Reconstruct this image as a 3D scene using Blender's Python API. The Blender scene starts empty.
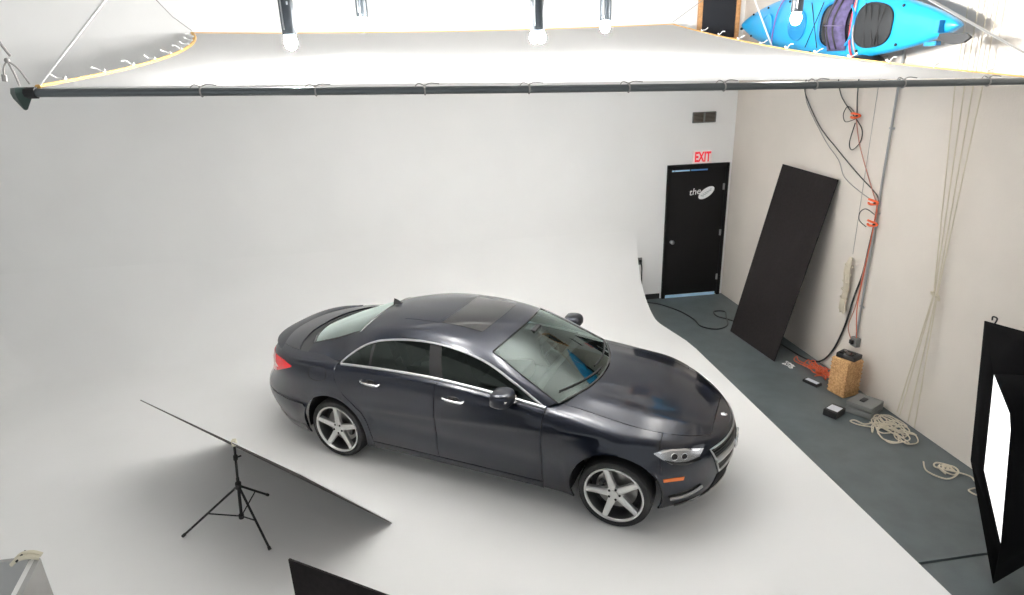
import bpy, bmesh, math, random
from mathutils import Vector, Matrix
random.seed(4)
C = bpy.context.scene.collection
R = math.radians
PI = math.pi

# ---------------------------------------------------------------- camera, world, exposure
sc = bpy.context.scene
cam_d = bpy.data.cameras.new('camera'); cam = bpy.data.objects.new('camera', cam_d); C.objects.link(cam)
yaw, pitch, roll = 0.1329, 0.3435, -0.0357
fw = Vector((math.sin(yaw)*math.cos(pitch), math.cos(yaw)*math.cos(pitch), -math.sin(pitch)))
rt = fw.cross(Vector((0, 0, 1))).normalized(); up = rt.cross(fw)
r2 = rt*math.cos(roll)+up*math.sin(roll); u2 = -rt*math.sin(roll)+up*math.cos(roll)
m = Matrix((r2, u2, -fw)).transposed().to_4x4(); m.translation = Vector((-4.9124, -9.4969, 3.6542))
cam.matrix_world = m
cam_d.sensor_width = 36; cam_d.lens = 36*620.1432/1024; cam_d.clip_start = 0.05
sc.camera = cam
sc.view_settings.view_transform = 'Standard'; sc.view_settings.look = 'None'
sc.view_settings.gamma = 1; sc.view_settings.use_curve_mapping = False
sc.view_settings.exposure = 1.32
w = bpy.data.worlds.new('world'); sc.world = w; w.use_nodes = True
w.node_tree.nodes['Background'].inputs[0].default_value = (0.93, 0.97, 1.0, 1)
w.node_tree.nodes['Background'].inputs[1].default_value = 0.40
LAMP = 1000.0            # radiance of each flash tube dome

try:
    sc.cycles.use_denoising = True
    sc.cycles.max_bounces = 10; sc.cycles.diffuse_bounces = 5; sc.cycles.glossy_bounces = 4
    sc.cycles.transparent_max_bounces = 12; sc.cycles.sample_clamp_indirect = 6
except Exception:
    pass

# ---------------------------------------------------------------- materials
MATS = {}
def mat(name, col, rough=.6, metal=0, coat=0, spec=.5, emit=0, emit_col=None, noise=0, nscale=8, bump=0, bscale=60, col2=None, sheen=0):
    if name in MATS: return MATS[name]
    mt = bpy.data.materials.new(name); mt.use_nodes = True
    nt = mt.node_tree; b = nt.nodes['Principled BSDF']
    b.inputs['Base Color'].default_value = (*col, 1); b.inputs['Roughness'].default_value = rough
    b.inputs['Metallic'].default_value = metal; b.inputs['Coat Weight'].default_value = coat
    b.inputs['Coat Roughness'].default_value = .03
    b.inputs['Specular IOR Level'].default_value = spec
    if emit:
        b.inputs['Emission Color'].default_value = (*(emit_col or col), 1); b.inputs['Emission Strength'].default_value = emit
    tc = nt.nodes.new('ShaderNodeTexCoord')
    if noise or col2:
        n = nt.nodes.new('ShaderNodeTexNoise'); n.inputs['Scale'].default_value = nscale; n.inputs['Detail'].default_value = 6
        nt.links.new(tc.outputs['Object'], n.inputs['Vector'])
        cr = nt.nodes.new('ShaderNodeValToRGB'); cr.color_ramp.elements[0].position = .35; cr.color_ramp.elements[1].position = .65
        c2 = col2 or tuple(min(1, c*(1+noise)) for c in col)
        c1 = col if col2 else tuple(c*(1-noise) for c in col)
        cr.color_ramp.elements[0].color = (*c1, 1); cr.color_ramp.elements[1].color = (*c2, 1)
        nt.links.new(n.outputs['Fac'], cr.inputs['Fac']); nt.links.new(cr.outputs['Color'], b.inputs['Base Color'])
    if bump:
        n2 = nt.nodes.new('ShaderNodeTexNoise'); n2.inputs['Scale'].default_value = bscale; n2.inputs['Detail'].default_value = 4
        nt.links.new(tc.outputs['Object'], n2.inputs['Vector'])
        bp = nt.nodes.new('ShaderNodeBump'); bp.inputs['Strength'].default_value = bump; bp.inputs['Distance'].default_value = .01
        nt.links.new(n2.outputs['Fac'], bp.inputs['Height']); nt.links.new(bp.outputs['Normal'], b.inputs['Normal'])
    MATS[name] = mt
    return mt

def glass(name, tint, gloss=1.0, rough=0.0):
    mt = bpy.data.materials.new(name); mt.use_nodes = True; nt = mt.node_tree
    nt.nodes.remove(nt.nodes['Principled BSDF']); out = nt.nodes['Material Output']
    tr = nt.nodes.new('ShaderNodeBsdfTransparent'); tr.inputs[0].default_value = (*tint, 1)
    gl = nt.nodes.new('ShaderNodeBsdfGlossy'); gl.inputs['Roughness'].default_value = rough
    gl.inputs[0].default_value = (.86, 1, .95, 1)
    fr = nt.nodes.new('ShaderNodeFresnel'); fr.inputs[0].default_value = 1.52
    mp = nt.nodes.new('ShaderNodeMath'); mp.operation = 'MULTIPLY'; mp.inputs[1].default_value = gloss; mp.use_clamp = True
    mx = nt.nodes.new('ShaderNodeMixShader')
    nt.links.new(fr.outputs[0], mp.inputs[0]); nt.links.new(mp.outputs[0], mx.inputs[0])
    nt.links.new(tr.outputs[0], mx.inputs[1]); nt.links.new(gl.outputs[0], mx.inputs[2]); nt.links.new(mx.outputs[0], out.inputs[0])
    MATS[name] = mt; return mt

M_white = mat('white_studio_paint', (.86, .86, .85), .75, noise=.012, nscale=1.2, bump=.05, bscale=25, spec=.25)
M_cyc = mat('white_cyclorama_paint', (.86, .86, .85), .55, noise=.015, nscale=.8, bump=.03, bscale=10, spec=.3)
M_block = mat('beige_white_block_paint', (.72, .665, .605), .7, noise=.02, nscale=2, bump=.25, bscale=45, spec=.3)
M_floor = mat('grey_green_concrete_paint', (.085, .103, .108), .38, noise=.10, nscale=5, bump=.12, bscale=90)
M_black = mat('matt_black', (.012, .012, .013), .6)
M_door = mat('black_door_paint', (.007, .0065, .0065), .6, spec=.2, bump=.05, bscale=200)
M_foam = mat('black_foamcore', (.016, .0135, .0135), .85, spec=.15, noise=.15, nscale=30)
M_foamw = mat('white_foamcore', (.82, .82, .81), .6)
M_foamg = mat('grey_foamcore', (.40, .40, .39), .7, noise=.04)
M_cardb = mat('brown_board_edge', (.10, .065, .055), .8)
M_steel = mat('dull_steel', (.45, .46, .47), .35, metal=.9)
M_pipe = mat('dark_grey_pipe', (.115, .13, .135), .4, metal=.5)
M_grey = mat('conduit_grey', (.30, .31, .31), .5, metal=.3)
M_rope = mat('offwhite_rope', (.66, .60, .48), .85, bump=.5, bscale=300)
M_ropew = mat('white_rope', (.85, .85, .84), .8)
M_ropeg = mat('grey_rope', (.30, .29, .28), .85)
M_yel = mat('yellow_hem', (.80, .48, .16), .8)
M_orange = mat('orange_plastic', (.85, .13, .03), .45)
M_cordo = mat('orange_cord', (.62, .11, .04), .5)
M_cordp = mat('faded_red_cord', (.45, .20, .15), .6)
M_cable = mat('black_rubber_cable', (.018, .022, .022), .45)
M_blue = mat('kayak_blue', (.012, .36, .72), .32, coat=.4)
M_blued = mat('kayak_hull_blue', (.01, .22, .50), .4)
M_purple = mat('purple_fabric', (.075, .06, .14), .8, noise=.3, nscale=20)
M_hatch = mat('kayak_hatch_rubber', (.018, .02, .022), .55)
M_wood = mat('pine_frame', (.62, .33, .14), .5, noise=.12, nscale=25)
M_slate = mat('dark_blackboard', (.012, .015, .022), .6)
M_cork = mat('woven_tan', (.42, .22, .08), .8, col2=(.68, .42, .2), nscale=45, bump=.6, bscale=80)
M_sign = mat('exit_sign_white', (.8, .68, .66), .5, emit=.06, emit_col=(1, .75, .72))
M_red = mat('exit_red', (.85, .02, .04), .5, emit=.1, emit_col=(1, .02, .05))
M_strip = mat('light_blue_strip', (.50, .76, .98), .5)
M_taped = mat('dark_blue_tape', (.08, .22, .50), .5)
M_whitep = mat('white_vinyl', (.85, .86, .86), .4)
M_scrib = mat('grey_ink', (.32, .36, .36), .5)
M_vent = mat('vent_brown', (.20, .17, .14), .5)
M_case = mat('grey_case', (.17, .175, .17), .5)
M_screen = mat('pale_label', (.62, .66, .72), .3)
M_cream = mat('cream_clamp_plastic', (.68, .64, .50), .5)
M_fabric = mat('black_softbox_fabric', (.0025, .0025, .003), .9, spec=.1)
M_diff = mat('softbox_diffuser', (.88, .88, .88), .8, emit=.55, emit_col=(1, 1, 1))
M_lampb = mat('flash_head_grey', (.05, .06, .07), .35, metal=.3)
M_tie = mat('white_tie_cord', (.88, .88, .86), .8)
M_dome2 = mat('weaker_flash_dome', (1, 1, 1), .3, emit=LAMP*.5, emit_col=(1.0, .985, .96))
M_dome = mat('flash_dome', (1, 1, 1), .3, emit=LAMP, emit_col=(1.0, .985, .96))

# silk: thin translucent cloth
ms = bpy.data.materials.new('silk_cloth'); ms.use_nodes = True; nt = ms.node_tree
nt.nodes.remove(nt.nodes['Principled BSDF']); o_ = nt.nodes['Material Output']
d_ = nt.nodes.new('ShaderNodeBsdfDiffuse'); d_.inputs[0].default_value = (.95, .95, .95, 1)
t_ = nt.nodes.new('ShaderNodeBsdfTranslucent'); t_.inputs[0].default_value = (.97, .965, .955, 1)
x_ = nt.nodes.new('ShaderNodeMixShader'); x_.inputs[0].default_value = .68
nt.links.new(d_.outputs[0], x_.inputs[1]); nt.links.new(t_.outputs[0], x_.inputs[2]); nt.links.new(x_.outputs[0], o_.inputs[0])
M_silk = ms

# ---------------------------------------------------------------- geometry helpers
def V(*a): return Vector(a)
def frame_of(d):
    d = d.normalized(); a = V(0, 0, 1) if abs(d.z) < .9 else V(1, 0, 0)
    x = d.cross(a).normalized(); return x, x.cross(d).normalized()
def smooth_path(pts, k=6, closed=False):
    P = [Vector(p) for p in pts]
    if len(P) < 3: return P
    out = []; n = len(P)
    rng = range(n if closed else n-1)
    for i in rng:
        if closed: p0, p1, p2, p3 = P[(i-1) % n], P[i], P[(i+1) % n], P[(i+2) % n]
        else: p0, p1, p2, p3 = P[max(i-1, 0)], P[i], P[i+1], P[min(i+2, n-1)]
        for j in range(k):
            t = j/k
            out.append(.5*((2*p1)+(p2-p0)*t+(2*p0-5*p1+4*p2-p3)*t*t+(3*p1-p0-3*p2+p3)*t**3))
    if not closed: out.append(P[-1])
    return out
class G:
    def __init__(s): s.v = []; s.f = []
    def add(s, vs, fs):
        o = len(s.v); s.v += [tuple(p) for p in vs]; s.f += [tuple(i+o for i in f) for f in fs]; return s
    def box(s, c, d, rot=0, tilt=None):
        M = Matrix.Rotation(rot, 3, 'Z')
        if tilt: M = M @ Matrix.Rotation(tilt[1], 3, tilt[0])
        vs = [Vector(c)+M @ V(sx*d[0]/2, sy*d[1]/2, sz*d[2]/2) for sx in (-1, 1) for sy in (-1, 1) for sz in (-1, 1)]
        return s.add(vs, [(0, 1, 3, 2), (4, 6, 7, 5), (0, 4, 5, 1), (2, 3, 7, 6), (0, 2, 6, 4), (1, 5, 7, 3)])
    def hexa(s, a, b):      # two quads a (4 pts), b (4 pts)
        return s.add(list(a)+list(b), [(3, 2, 1, 0), (4, 5, 6, 7), (0, 1, 5, 4), (1, 2, 6, 5), (2, 3, 7, 6), (3, 0, 4, 7)])
    def slab(s, quad, th):  # a quad given by 4 points, thickness th along its normal
        q = [Vector(p) for p in quad]; n = (q[1]-q[0]).cross(q[3]-q[0]).normalized()*th
        return s.hexa(q, [p+n for p in q])
    def tube(s, pts, r, n=8, closed=False, flat=1.0):
        P = [Vector(p) for p in pts]; N = len(P); vs = []; px = None
        for i, p in enumerate(P):
            d = (P[(i+1) % N]-P[i-1]) if closed else (P[min(i+1, N-1)]-P[max(i-1, 0)])
            if d.length < 1e-9: d = V(0, 0, 1)
            d.normalize()
            if px is None: x, y = frame_of(d)
            else:
                x = px-d*px.dot(d)
                if x.length < 1e-6: x, y = frame_of(d)
                x.normalize(); y = x.cross(d)
            px = x
            rr = r[i] if isinstance(r, (list, tuple)) else r
            for k in range(n):
                a = 2*PI*k/n; vs.append(p+x*math.cos(a)*rr+y*math.sin(a)*rr*flat)
        fs = []
        for i in range(N if closed else N-1):
            j = (i+1) % N
            for k in range(n): fs.append((i*n+k, i*n+(k+1) % n, j*n+(k+1) % n, j*n+k))
        if not closed: fs += [tuple(reversed(range(n))), tuple(range((N-1)*n, N*n))]
        return s.add(vs, fs)
    def lathe(s, prof, c, axis='z', n=32, capped=True):
        vs = []; c = Vector(c)
        for (r, h) in prof:
            for k in range(n):
                a = 2*PI*k/n; x, y = r*math.cos(a), r*math.sin(a)
                vs.append(c+(V(x, y, h) if axis == 'z' else V(x, h, y) if axis == 'y' else V(h, x, y)))
        fs = []
        for i in range(len(prof)-1):
            for k in range(n): fs.append((i*n+k, i*n+(k+1) % n, (i+1)*n+(k+1) % n, (i+1)*n+k))
        if capped: fs += [tuple(reversed(range(n))), tuple(range((len(prof)-1)*n, len(prof)*n))]
        return s.add(vs, fs)
    def grid(s, fn, n, m_):
        vs = [fn(i/n, j/m_) for i in range(n+1) for j in range(m_+1)]
        fs = [(i*(m_+1)+j, (i+1)*(m_+1)+j, (i+1)*(m_+1)+j+1, i*(m_+1)+j+1) for i in range(n) for j in range(m_)]
        return s.add(vs, fs)
    def sphere(s, c, r, n=16, k=10, sc_=(1, 1, 1)):
        vs = []; 
        for i in range(k+1):
            t = PI*i/k
            for j in range(n):
                a = 2*PI*j/n; vs.append(Vector(c)+V(r*math.sin(t)*math.cos(a)*sc_[0], r*math.sin(t)*math.sin(a)*sc_[1], r*math.cos(t)*sc_[2]))
        fs = [(i*n+j, (i+1)*n+j, (i+1)*n+(j+1) % n, i*n+(j+1) % n) for i in range(k) for j in range(n)]
        return s.add(vs, fs)

def build(name, g, mt, parent=None, bevel=0, angle=35, base=None, fold=0, shrink=0, outward=None, weld=True, solid=0):
    """one mesh object; g in world coordinates unless the parent is the car (then car coordinates)"""
    me = bpy.data.meshes.new(name); 
    off = Vector((0, 0, 0))
    if base is not None: off = Vector(base)
    elif parent is not None and not parent.get('own_space'):
        p = parent
        while p is not None: off = off+p.location; p = p.parent
    me.from_pydata([tuple(Vector(v)-off) for v in g.v], [], g.f)
    bm = bmesh.new(); bm.from_mesh(me)
    if weld: bmesh.ops.remove_doubles(bm, verts=bm.verts, dist=1e-5 if not fold else 2e-4)
    bmesh.ops.recalc_face_normals(bm, faces=bm.faces)
    if outward is not None:
        oc = Vector(outward); sgn = sum((f.calc_center_median()-oc).dot(f.normal)*f.calc_area() for f in bm.faces)
        if sgn < 0: bmesh.ops.reverse_faces(bm, faces=bm.faces)
    if bevel: bmesh.ops.bevel(bm, geom=bm.edges, offset=bevel, segments=2, profile=.6, affect='EDGES', clamp_overlap=True)
    if fold:
        bm.normal_update()
        be = [e for e in bm.edges if len(e.link_faces) == 1]
        bv = {v for e in be for v in e.verts}
        if shrink:
            mv = {}
            for v in bv:
                acc = Vector((0, 0, 0)); c_ = 0
                for f in v.link_faces:
                    acc += f.calc_center_median(); c_ += 1
                d = acc/max(c_, 1)-v.co
                mv[v] = d.normalized()*min(shrink, d.length*.5) if d.length > 1e-6 else d
            for v, d in mv.items(): v.co += d
        nm = {v: v.normal.copy() for v in bv}
        r = bmesh.ops.extrude_edge_only(bm, edges=be)
        nv = [x for x in r['geom'] if isinstance(x, bmesh.types.BMVert)]
        for v in nv:
            o = [e.other_vert(v) for e in v.link_edges if e.other_vert(v) in bv]
            if o: v.co -= nm[o[0]]*fold
    bm.to_mesh(me); bm.free()
    me.materials.append(mt)
    me.shade_smooth()
    try: me.set_sharp_from_angle(angle=R(angle))
    except Exception: pass
    o = bpy.data.objects.new(name, me); C.objects.link(o)
    if parent is not None:
        o.parent = parent
        if parent.get('own_space'): o['own_space'] = 1
    if base is not None: o.location = off
    if solid:
        md = o.modifiers.new('thickness', 'SOLIDIFY'); md.thickness = solid; md.offset = 0
    return o
def tag(o, label, cat, group=None, kind=None):
    o['label'] = label; o['category'] = cat
    if group: o['group'] = group
    if kind: o['kind'] = kind
    return o
def thing(name, label, cat, loc, group=None):
    o = bpy.data.objects.new(name, None); C.objects.link(o); o.location = loc; o.empty_display_size = .1
    return tag(o, label, cat, group)
def struct(name, g, mt, **k):
    o = build(name, g, mt, **k); o['kind'] = 'structure'; return o
def text(name, body, size, mt, parent, loc, rot, extrude=.001, shear=0, bold=0, squash=1):
    cu = bpy.data.curves.new(name, 'FONT'); cu.body = body; cu.size = size; cu.extrude = extrude; cu.align_x = 'CENTER'; cu.align_y = 'CENTER'
    cu.shear = shear; cu.offset = bold
    tmp = bpy.data.objects.new('tmp', cu); C.objects.link(tmp)
    bpy.context.view_layer.update()
    me = bpy.data.meshes.new_from_object(tmp.evaluated_get(bpy.context.evaluated_depsgraph_get()))
    bpy.data.objects.remove(tmp); me.materials.clear(); me.materials.append(mt)
    for v in me.vertices: v.co.x *= squash
    o = bpy.data.objects.new(name, me); C.objects.link(o); o.parent = parent
    off = Vector((0, 0, 0)); p = parent
    while p is not None: off = off+p.location; p = p.parent
    o.location = Vector(loc)-off; o.rotation_euler = rot
    return o

# ---------------------------------------------------------------- the setting
H = 6.2
XL, YN = -11.6, -13.0
# floor with the saw-cut joint
g = G(); jy = -6.155
def flo(x0, x1, y0, y1, z=0.0): g.add([(x0, y0, z), (x1, y0, z), (x1, y1, z), (x0, y1, z)], [(0, 1, 2, 3)])
flo(XL, 0, jy+.012, 0); flo(XL, 0, YN, jy-.012); flo(XL, 0, jy-.012, jy+.012, -.03)
g.add([(XL, jy+.012, -.03), (0, jy+.012, -.03), (0, jy+.012, 0), (XL, jy+.012, 0)], [(0, 1, 2, 3)])
g.add([(XL, jy-.012, -.03), (0, jy-.012, -.03), (0, jy-.012, 0), (XL, jy-.012, 0)], [(3, 2, 1, 0)])
struct('floor', g, M_floor)
g = G(); g.box((XL/2, .1, H/2), (-XL+.4, .2, H)); struct('wall_back', g, M_white)
g = G(); g.box((.1, YN/2, H/2), (.2, -YN, H)); struct('wall_right', g, M_block)
g = G(); g.box((XL-.1, YN/2, H/2), (.2, -YN, H)); struct('wall_left', g, M_white)
g = G(); g.box((XL/2, YN/2, H+.1), (-XL, -YN, .2)); struct('ceiling', g, mat('ceiling_paint', (.30, .30, .30), .8))
g = G(); g.box((-1.245, -.008, .045), (.25, .016, .09)); struct('baseboard_back', g, M_black)
g = G(); g.box((-.004, -5.8, .045), (.012, 10, .09)); 
# cyclorama: floor slab, cove at the back and at the left
xs_edge = lambda y: -1.38 if y < -1.9 else (-1.38-(y+1.9)/.9*.17 if y < -1.0 else -1.55)
Rc = 1.2
def prof():
    P = []
    for i in range(10): P.append((YN+(i/9.0)*(YN*-1-Rc-.0), .012))
    for i in range(1, 25):
        a = PI/2*i/24; P.append((-Rc-.0+Rc*math.sin(a)*.998, .012+Rc-Rc*math.cos(a)))
    return P
PR = prof()
Rl = 1.4
g = G(); vs = []; NX = 40
fine = []
for y0 in [YN+i*(-YN-Rc)/40 for i in range(41)]: fine.append((y0, .012))
for i in range(1, 25):
    a = PI/2*i/24; fine.append((-Rc+Rc*math.sin(a)*.998, .012+Rc-Rc*math.cos(a)))
cols = [i/NX for i in range(NX+1)]
x_left0 = XL+Rl
for (y, z) in fine:
    for t in cols: vs.append((x_left0+(xs_edge(y)-x_left0)*t, y, z))
W = NX+1
fs = [(i*W+j, i*W+j+1, (i+1)*W+j+1, (i+1)*W+j) for i in range(len(fine)-1) for j in range(NX)]
g.add(vs, fs)
# thickness lip along the free edge
lip = G(); 
for i in range(len(fine)-1):
    a = fine[i]; b = fine[i+1]
    g.add([(xs_edge(a[0]), a[0], a[1]), (xs_edge(b[0]), b[0], b[1]), (xs_edge(b[0]), min(b[0]+.0, -.0), 0 if b[0] < -Rc else 0), (xs_edge(a[0]), a[0], 0)], [(0, 1, 2, 3)])
# left cove
def lc(s, t):
    i = s*(len(fine)-1); k = min(int(i), len(fine)-2); fr_ = i-k
    y = fine[k][0]*(1-fr_)+fine[k+1][0]*fr_; z = fine[k][1]*(1-fr_)+fine[k+1][1]*fr_
    a = PI/2*t
    return (x_left0-Rl*math.sin(a)*.998, y, max(z, .012+Rl-Rl*math.cos(a)))
g.grid(lc, 64, 20)
struct('trim_1', g, M_cyc)     # the painted cyclorama

# ---------------------------------------------------------------- door, sign, vent, outlet
d = bpy.data.objects.new('door_1', None); C.objects.link(d); d.location = (-.57, 0, 0); d['kind'] = 'structure'
d['label'] = 'black steel exit door with a white oval sticker in the corner'
g = G(); g.box((-1.06, -.02, 1.105), (.055, .05, 2.21)); g.box((-.085, -.02, 1.105), (.055, .05, 2.21)); g.box((-.5725, -.02, 2.205), (1.03, .05, .055))
build('door_frame', g, M_door, d, bevel=.004)
g = G(); g.box((-.5725, -.012, 1.10), (.915, .03, 2.16)); build('door_panel', g, M_door, d, bevel=.003)
g = G(); g.lathe([(.0, -.015), (.028, -.015), (.03, -.022), (.012, -.028), (.011, -.055), (.028, -.062), (.03, -.085), (.018, -.1), (.0, -.102)], (-.97, -.02, .985), 'y', 20)
g.lathe([(0, 0), (.022, 0), (.022, -.012), (0, -.014)], (-.94, -.03, .985), 'y', 16)
build('door_handle', g, M_steel, d)['label'] = 'small silver door knob'
for z in (.32, 1.09, 1.85):
    g = G(); g.tube([(-.118, -.035, z-.05), (-.118, -.035, z+.05)], .009, 8); g.box((-.13, -.029, z), (.022, .004, .1)); build('hinge', g, M_grey, d)
g = G(); g.box((-.585, -.034, .03), (.88, .012, .05)); build('blue_strip', g, M_strip, d)['label'] = 'light blue strip along the foot of the door'  # plain pale blue strip across the foot of the door
for a, b in ((-1.015, -.975), (-.965, -.72), (-.70, -.42)):  # pieces of blue tape along the top of the door
    g = G(); g.box(((a+b)/2, -.0305, 2.14), (b-a, .004, .022)); build('blue_strip', g, M_taped if a > -.75 else M_strip, d)
st = thing('oval_sticker', 'white oval sticker with scribbled lettering beside the word the, on the black door', 'sticker', (-.42, -.03, 1.76))
M3 = Matrix.Rotation(R(-33), 3, 'Y')
g = G(); P = [M3 @ V(.15*math.cos(2*PI*k/32), 0, .072*math.sin(2*PI*k/32)) for k in range(32)]
c0 = V(-.415, -.0275, 1.765)
g.add([c0+p for p in P]+[c0+p+V(0, -.003, 0) for p in P], [tuple(range(32)), tuple(range(63, 31, -1))]+[(k, (k+1) % 32, 32+(k+1) % 32, 32+k) for k in range(32)])
build('sticker_oval', g, M_whitep, st)
g = G(); pts = []
for i in range(36):
    t = i/35; p = M3 @ V(-.10+.2*t, 0, .022*math.sin(t*34)*(1-.3*t)); pts.append(c0+p+V(0, -.004, 0))
g.tube(pts, .0045, 5); build('scribble', g, M_scrib, st)
text('lettering', 'the', .15, M_whitep, st, (-.615, -.029, 1.79), (R(90), R(-6), 0), .0012, .25)

ex = thing('exit_sign', 'small white exit sign with red letters above the black door', 'sign', (-.525, 0, 2.34))
g = G(); g.box((-.525, -.02, 2.335), (.31, .04, .19)); build('sign_box', g, M_sign, ex, bevel=.006)
text('lettering', 'EXIT', .21, M_red, ex, (-.525, -.041, 2.335), (R(90), 0, 0), .001, 0, .007, .62)
v = thing('wall_vent', 'brown two-section air vent high on the back wall above the exit sign', 'vent', (-.53, 0, 2.94))
for xc in (-.625, -.435):
    f = G(); x0, x1, z0, z1 = xc-.088, xc+.088, 2.868, 3.02
    for cc, dd in ((((x0+x1)/2, -.012, z0), (.18, .024, .012)), (((x0+x1)/2, -.012, z1), (.18, .024, .012)), ((x0, -.012, (z0+z1)/2), (.012, .024, .15)), ((x1, -.012, (z0+z1)/2), (.012, .024, .15))): f.box(cc, dd)
    fr = build('vent_frame', f, M_case, v); f = G(); f.box((xc, -.003, 2.944), (.17, .006, .145)); build('vent_back', f, mat('vent_dark', (.03, .027, .024), .7), fr)
    for k in range(7):
        f = G(); f.box((xc, -.013, 2.885+k*.02), (.165, .014, .003), 0, ('X', R(35))); build('slat', f, M_vent, fr)
ou = thing('wall_outlet', 'small dark wall outlet beside the edge of the white cove', 'outlet', (-1.49, 0, .67))
g = G(); g.box((-1.49, -.015, .69), (.075, .03, .12)); build('outlet_box', g, M_case, ou, bevel=.005)
g = G(); g.box((-1.49, -.045, .70), (.04, .035, .04)); build('plug', g, M_black, ou, bevel=.004)
g = G(); g.tube(smooth_path([(-1.49, -.06, .69), (-1.47, -.07, .6), (-1.46, -.05, .45), (-1.45, -.05, .2), (-1.43, -.07, .02), (-1.40, -.17, .012), (-1.22, -.32, .012), (-1.03, -.69, .012), (-.96, -1.06, .012), (-.97, -1.35, .012), (-.80, -1.5, .012), (-.58, -1.40, .012), (-.45, -1.1, .012), (-.36, -.86, .012), (-.52, -.82, .012), (-.56, -1.02, .012), (-.46, -1.18, .012), (-.3, -1.5, .012), (-.21, -1.9, .012), (-.17, -2.4, .012), (-.12, -2.7, .012), (-.03, -2.85, .04), (-.02, -3.04, .28), (-.02, -3.19, .68), (-.02, -3.26, 1.05), (-.02, -3.34, 1.36), (-.02, -3.37, 1.67), (-.03, -3.41, 2.0), (-.03, -3.41, 2.2)]), .011, 8)
tag(build('floor_cable', g, M_cable, base=(-.5, -1.2, 0)), 'black cable snaking over the grey floor past the door and up the right wall', 'cable')

# ---------------------------------------------------------------- car
CAR = thing('car', 'dark grey four-door coupe parked on the white studio floor', 'car', (-4.2919, -3.7986, .012))
CAR.rotation_euler = (0, 0, -.564); CAR['own_space'] = 1
paint = bpy.data.materials.new('dark_grey_metallic_paint'); paint.use_nodes = True
b = paint.node_tree.nodes['Principled BSDF']; b.inputs['Base Color'].default_value = (.006, .009, .018, 1); b.inputs['Specular IOR Level'].default_value = .25
b.inputs['Metallic'].default_value = .55; b.inputs['Roughness'].default_value = .36; b.inputs['Coat Weight'].default_value = .82; b.inputs['Coat Roughness'].default_value = .02
M_chrome = mat('chrome', (.82, .83, .84), .12, metal=1)
M_satin = mat('satin_trim', (.62, .63, .64), .28, metal=1)
M_alloy = mat('silver_alloy', (.66, .66, .65), .28, metal=.75)
M_alloyd = mat('dark_alloy', (.16, .16, .16), .35, metal=.8)
M_tyre = mat('tyre_rubber', (.014, .014, .015), .7, bump=.2, bscale=80)
M_gloss = mat('gloss_black', (.008, .008, .009), .12, coat=.6)
M_in = mat('car_interior', (.025, .026, .027), .7)
M_seat = mat('seat_leather', (.05, .052, .052), .5)
M_tail = mat('tail_lamp_red', (.55, .004, .010), .2, coat=.5, emit=.06, emit_col=(1, .03, .04))
M_tailw = mat('tail_lamp_clear', (.85, .75, .75), .15, coat=1)
M_mark = mat('amber_reflector', (.85, .20, .03), .2, coat=.8)
M_lens = mat('headlamp_silver', (.42, .43, .44), .25, metal=.85, coat=1)
M_ws = glass('windscreen_glass', (.52, .60, .57), 1.45)
M_sg = glass('side_glass', (.17, .25, .215), 1.1)
M_rg = glass('rear_glass', (.30, .38, .35), 3.4)
M_seam = mat('panel_gap', (.004, .004, .005), .9)

def interp(tab, x):
    if x <= tab[0][0]: return tab[0][1]
    for i in range(len(tab)-1):
        a, b_ = tab[i], tab[i+1]
        if x <= b_[0]:
            # smooth cubic (finite-difference tangents)
            t = (x-a[0])/(b_[0]-a[0]); h = b_[0]-a[0]
            m0 = (b_[1]-tab[i-1][1])/(b_[0]-tab[i-1][0]) if i > 0 else (b_[1]-a[1])/h
            m1 = (tab[i+2][1]-a[1])/(tab[i+2][0]-a[0]) if i+2 < len(tab) else (b_[1]-a[1])/h
            return (2*t**3-3*t*t+1)*a[1]+(t**3-2*t*t+t)*h*m0+(-2*t**3+3*t*t)*b_[1]+(t**3-t*t)*h*m1
    return tab[-1][1]
ZT = [(-2.63, .955), (-2.45, .975), (-2.2, .992), (-1.9, 1.005), (-1.65, 1.012), (-1.38, 1.015), (-.8, 1.042), (-.25, 1.045), (.3, 1.01), (.8, .957), (1.0, .935), (1.2, .905), (1.6, .845), (1.85, .79), (2.0, .75), (2.15, .715), (2.28, .695)]
ZC = [(-2.65, .957), (-2.5, 1.01), (-2.3, 1.05), (-2.08, 1.065), (-1.8, 1.07), (.7, 1.0), (1.06, .985), (1.3, .955), (1.6, .912), (1.9, .85), (2.1, .785), (2.2, .735), (2.28, .697)]
WT = [(-2.7, .80), (-2.3, .815), (-2.0, .83), (-1.7, .83), (-1.45, .81), (-1.3, .798), (-.8, .80), (.5, .80), (.8, .795), (1.2, .80), (1.6, .815), (1.85, .83), (2.28, .86)]
WM = [(-2.7, .90), (-2.2, .915), (-1.75, .935), (-1.44, .945), (-.9, .925), (0, .92), (.8, .92), (1.2, .93), (1.44, .935), (1.7, .925), (2.3, .915)]
XN = [(.15, 2.20), (.25, 2.25), (.35, 2.275), (.5, 2.28), (.6, 2.275), (.7, 2.245), (.8, 2.2)]
XT = [(.15, -2.56), (.25, -2.63), (.45, -2.76), (.58, -2.75), (.68, -2.67), (.8, -2.60), (.95, -2.585), (1.1, -2.56)]
xcf, xcr, K, PQ, PR_ = 1.45, -1.70, .85, 1.9, 2.5
UMAX = xcf+K*PI/2; UMIN = xcr-K*PI/2
def u2x(u, z):
    if u > xcf:
        L = interp(XN, z)-xcf; a = min((u-xcf)/K, PI/2); return xcf+L*math.sin(a)**(2/PQ)
    if u < xcr:
        L = xcr-interp(XT, z); a = min((xcr-u)/K, PI/2); return xcr-L*math.sin(a)**(2/PR_)
    return u
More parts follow.
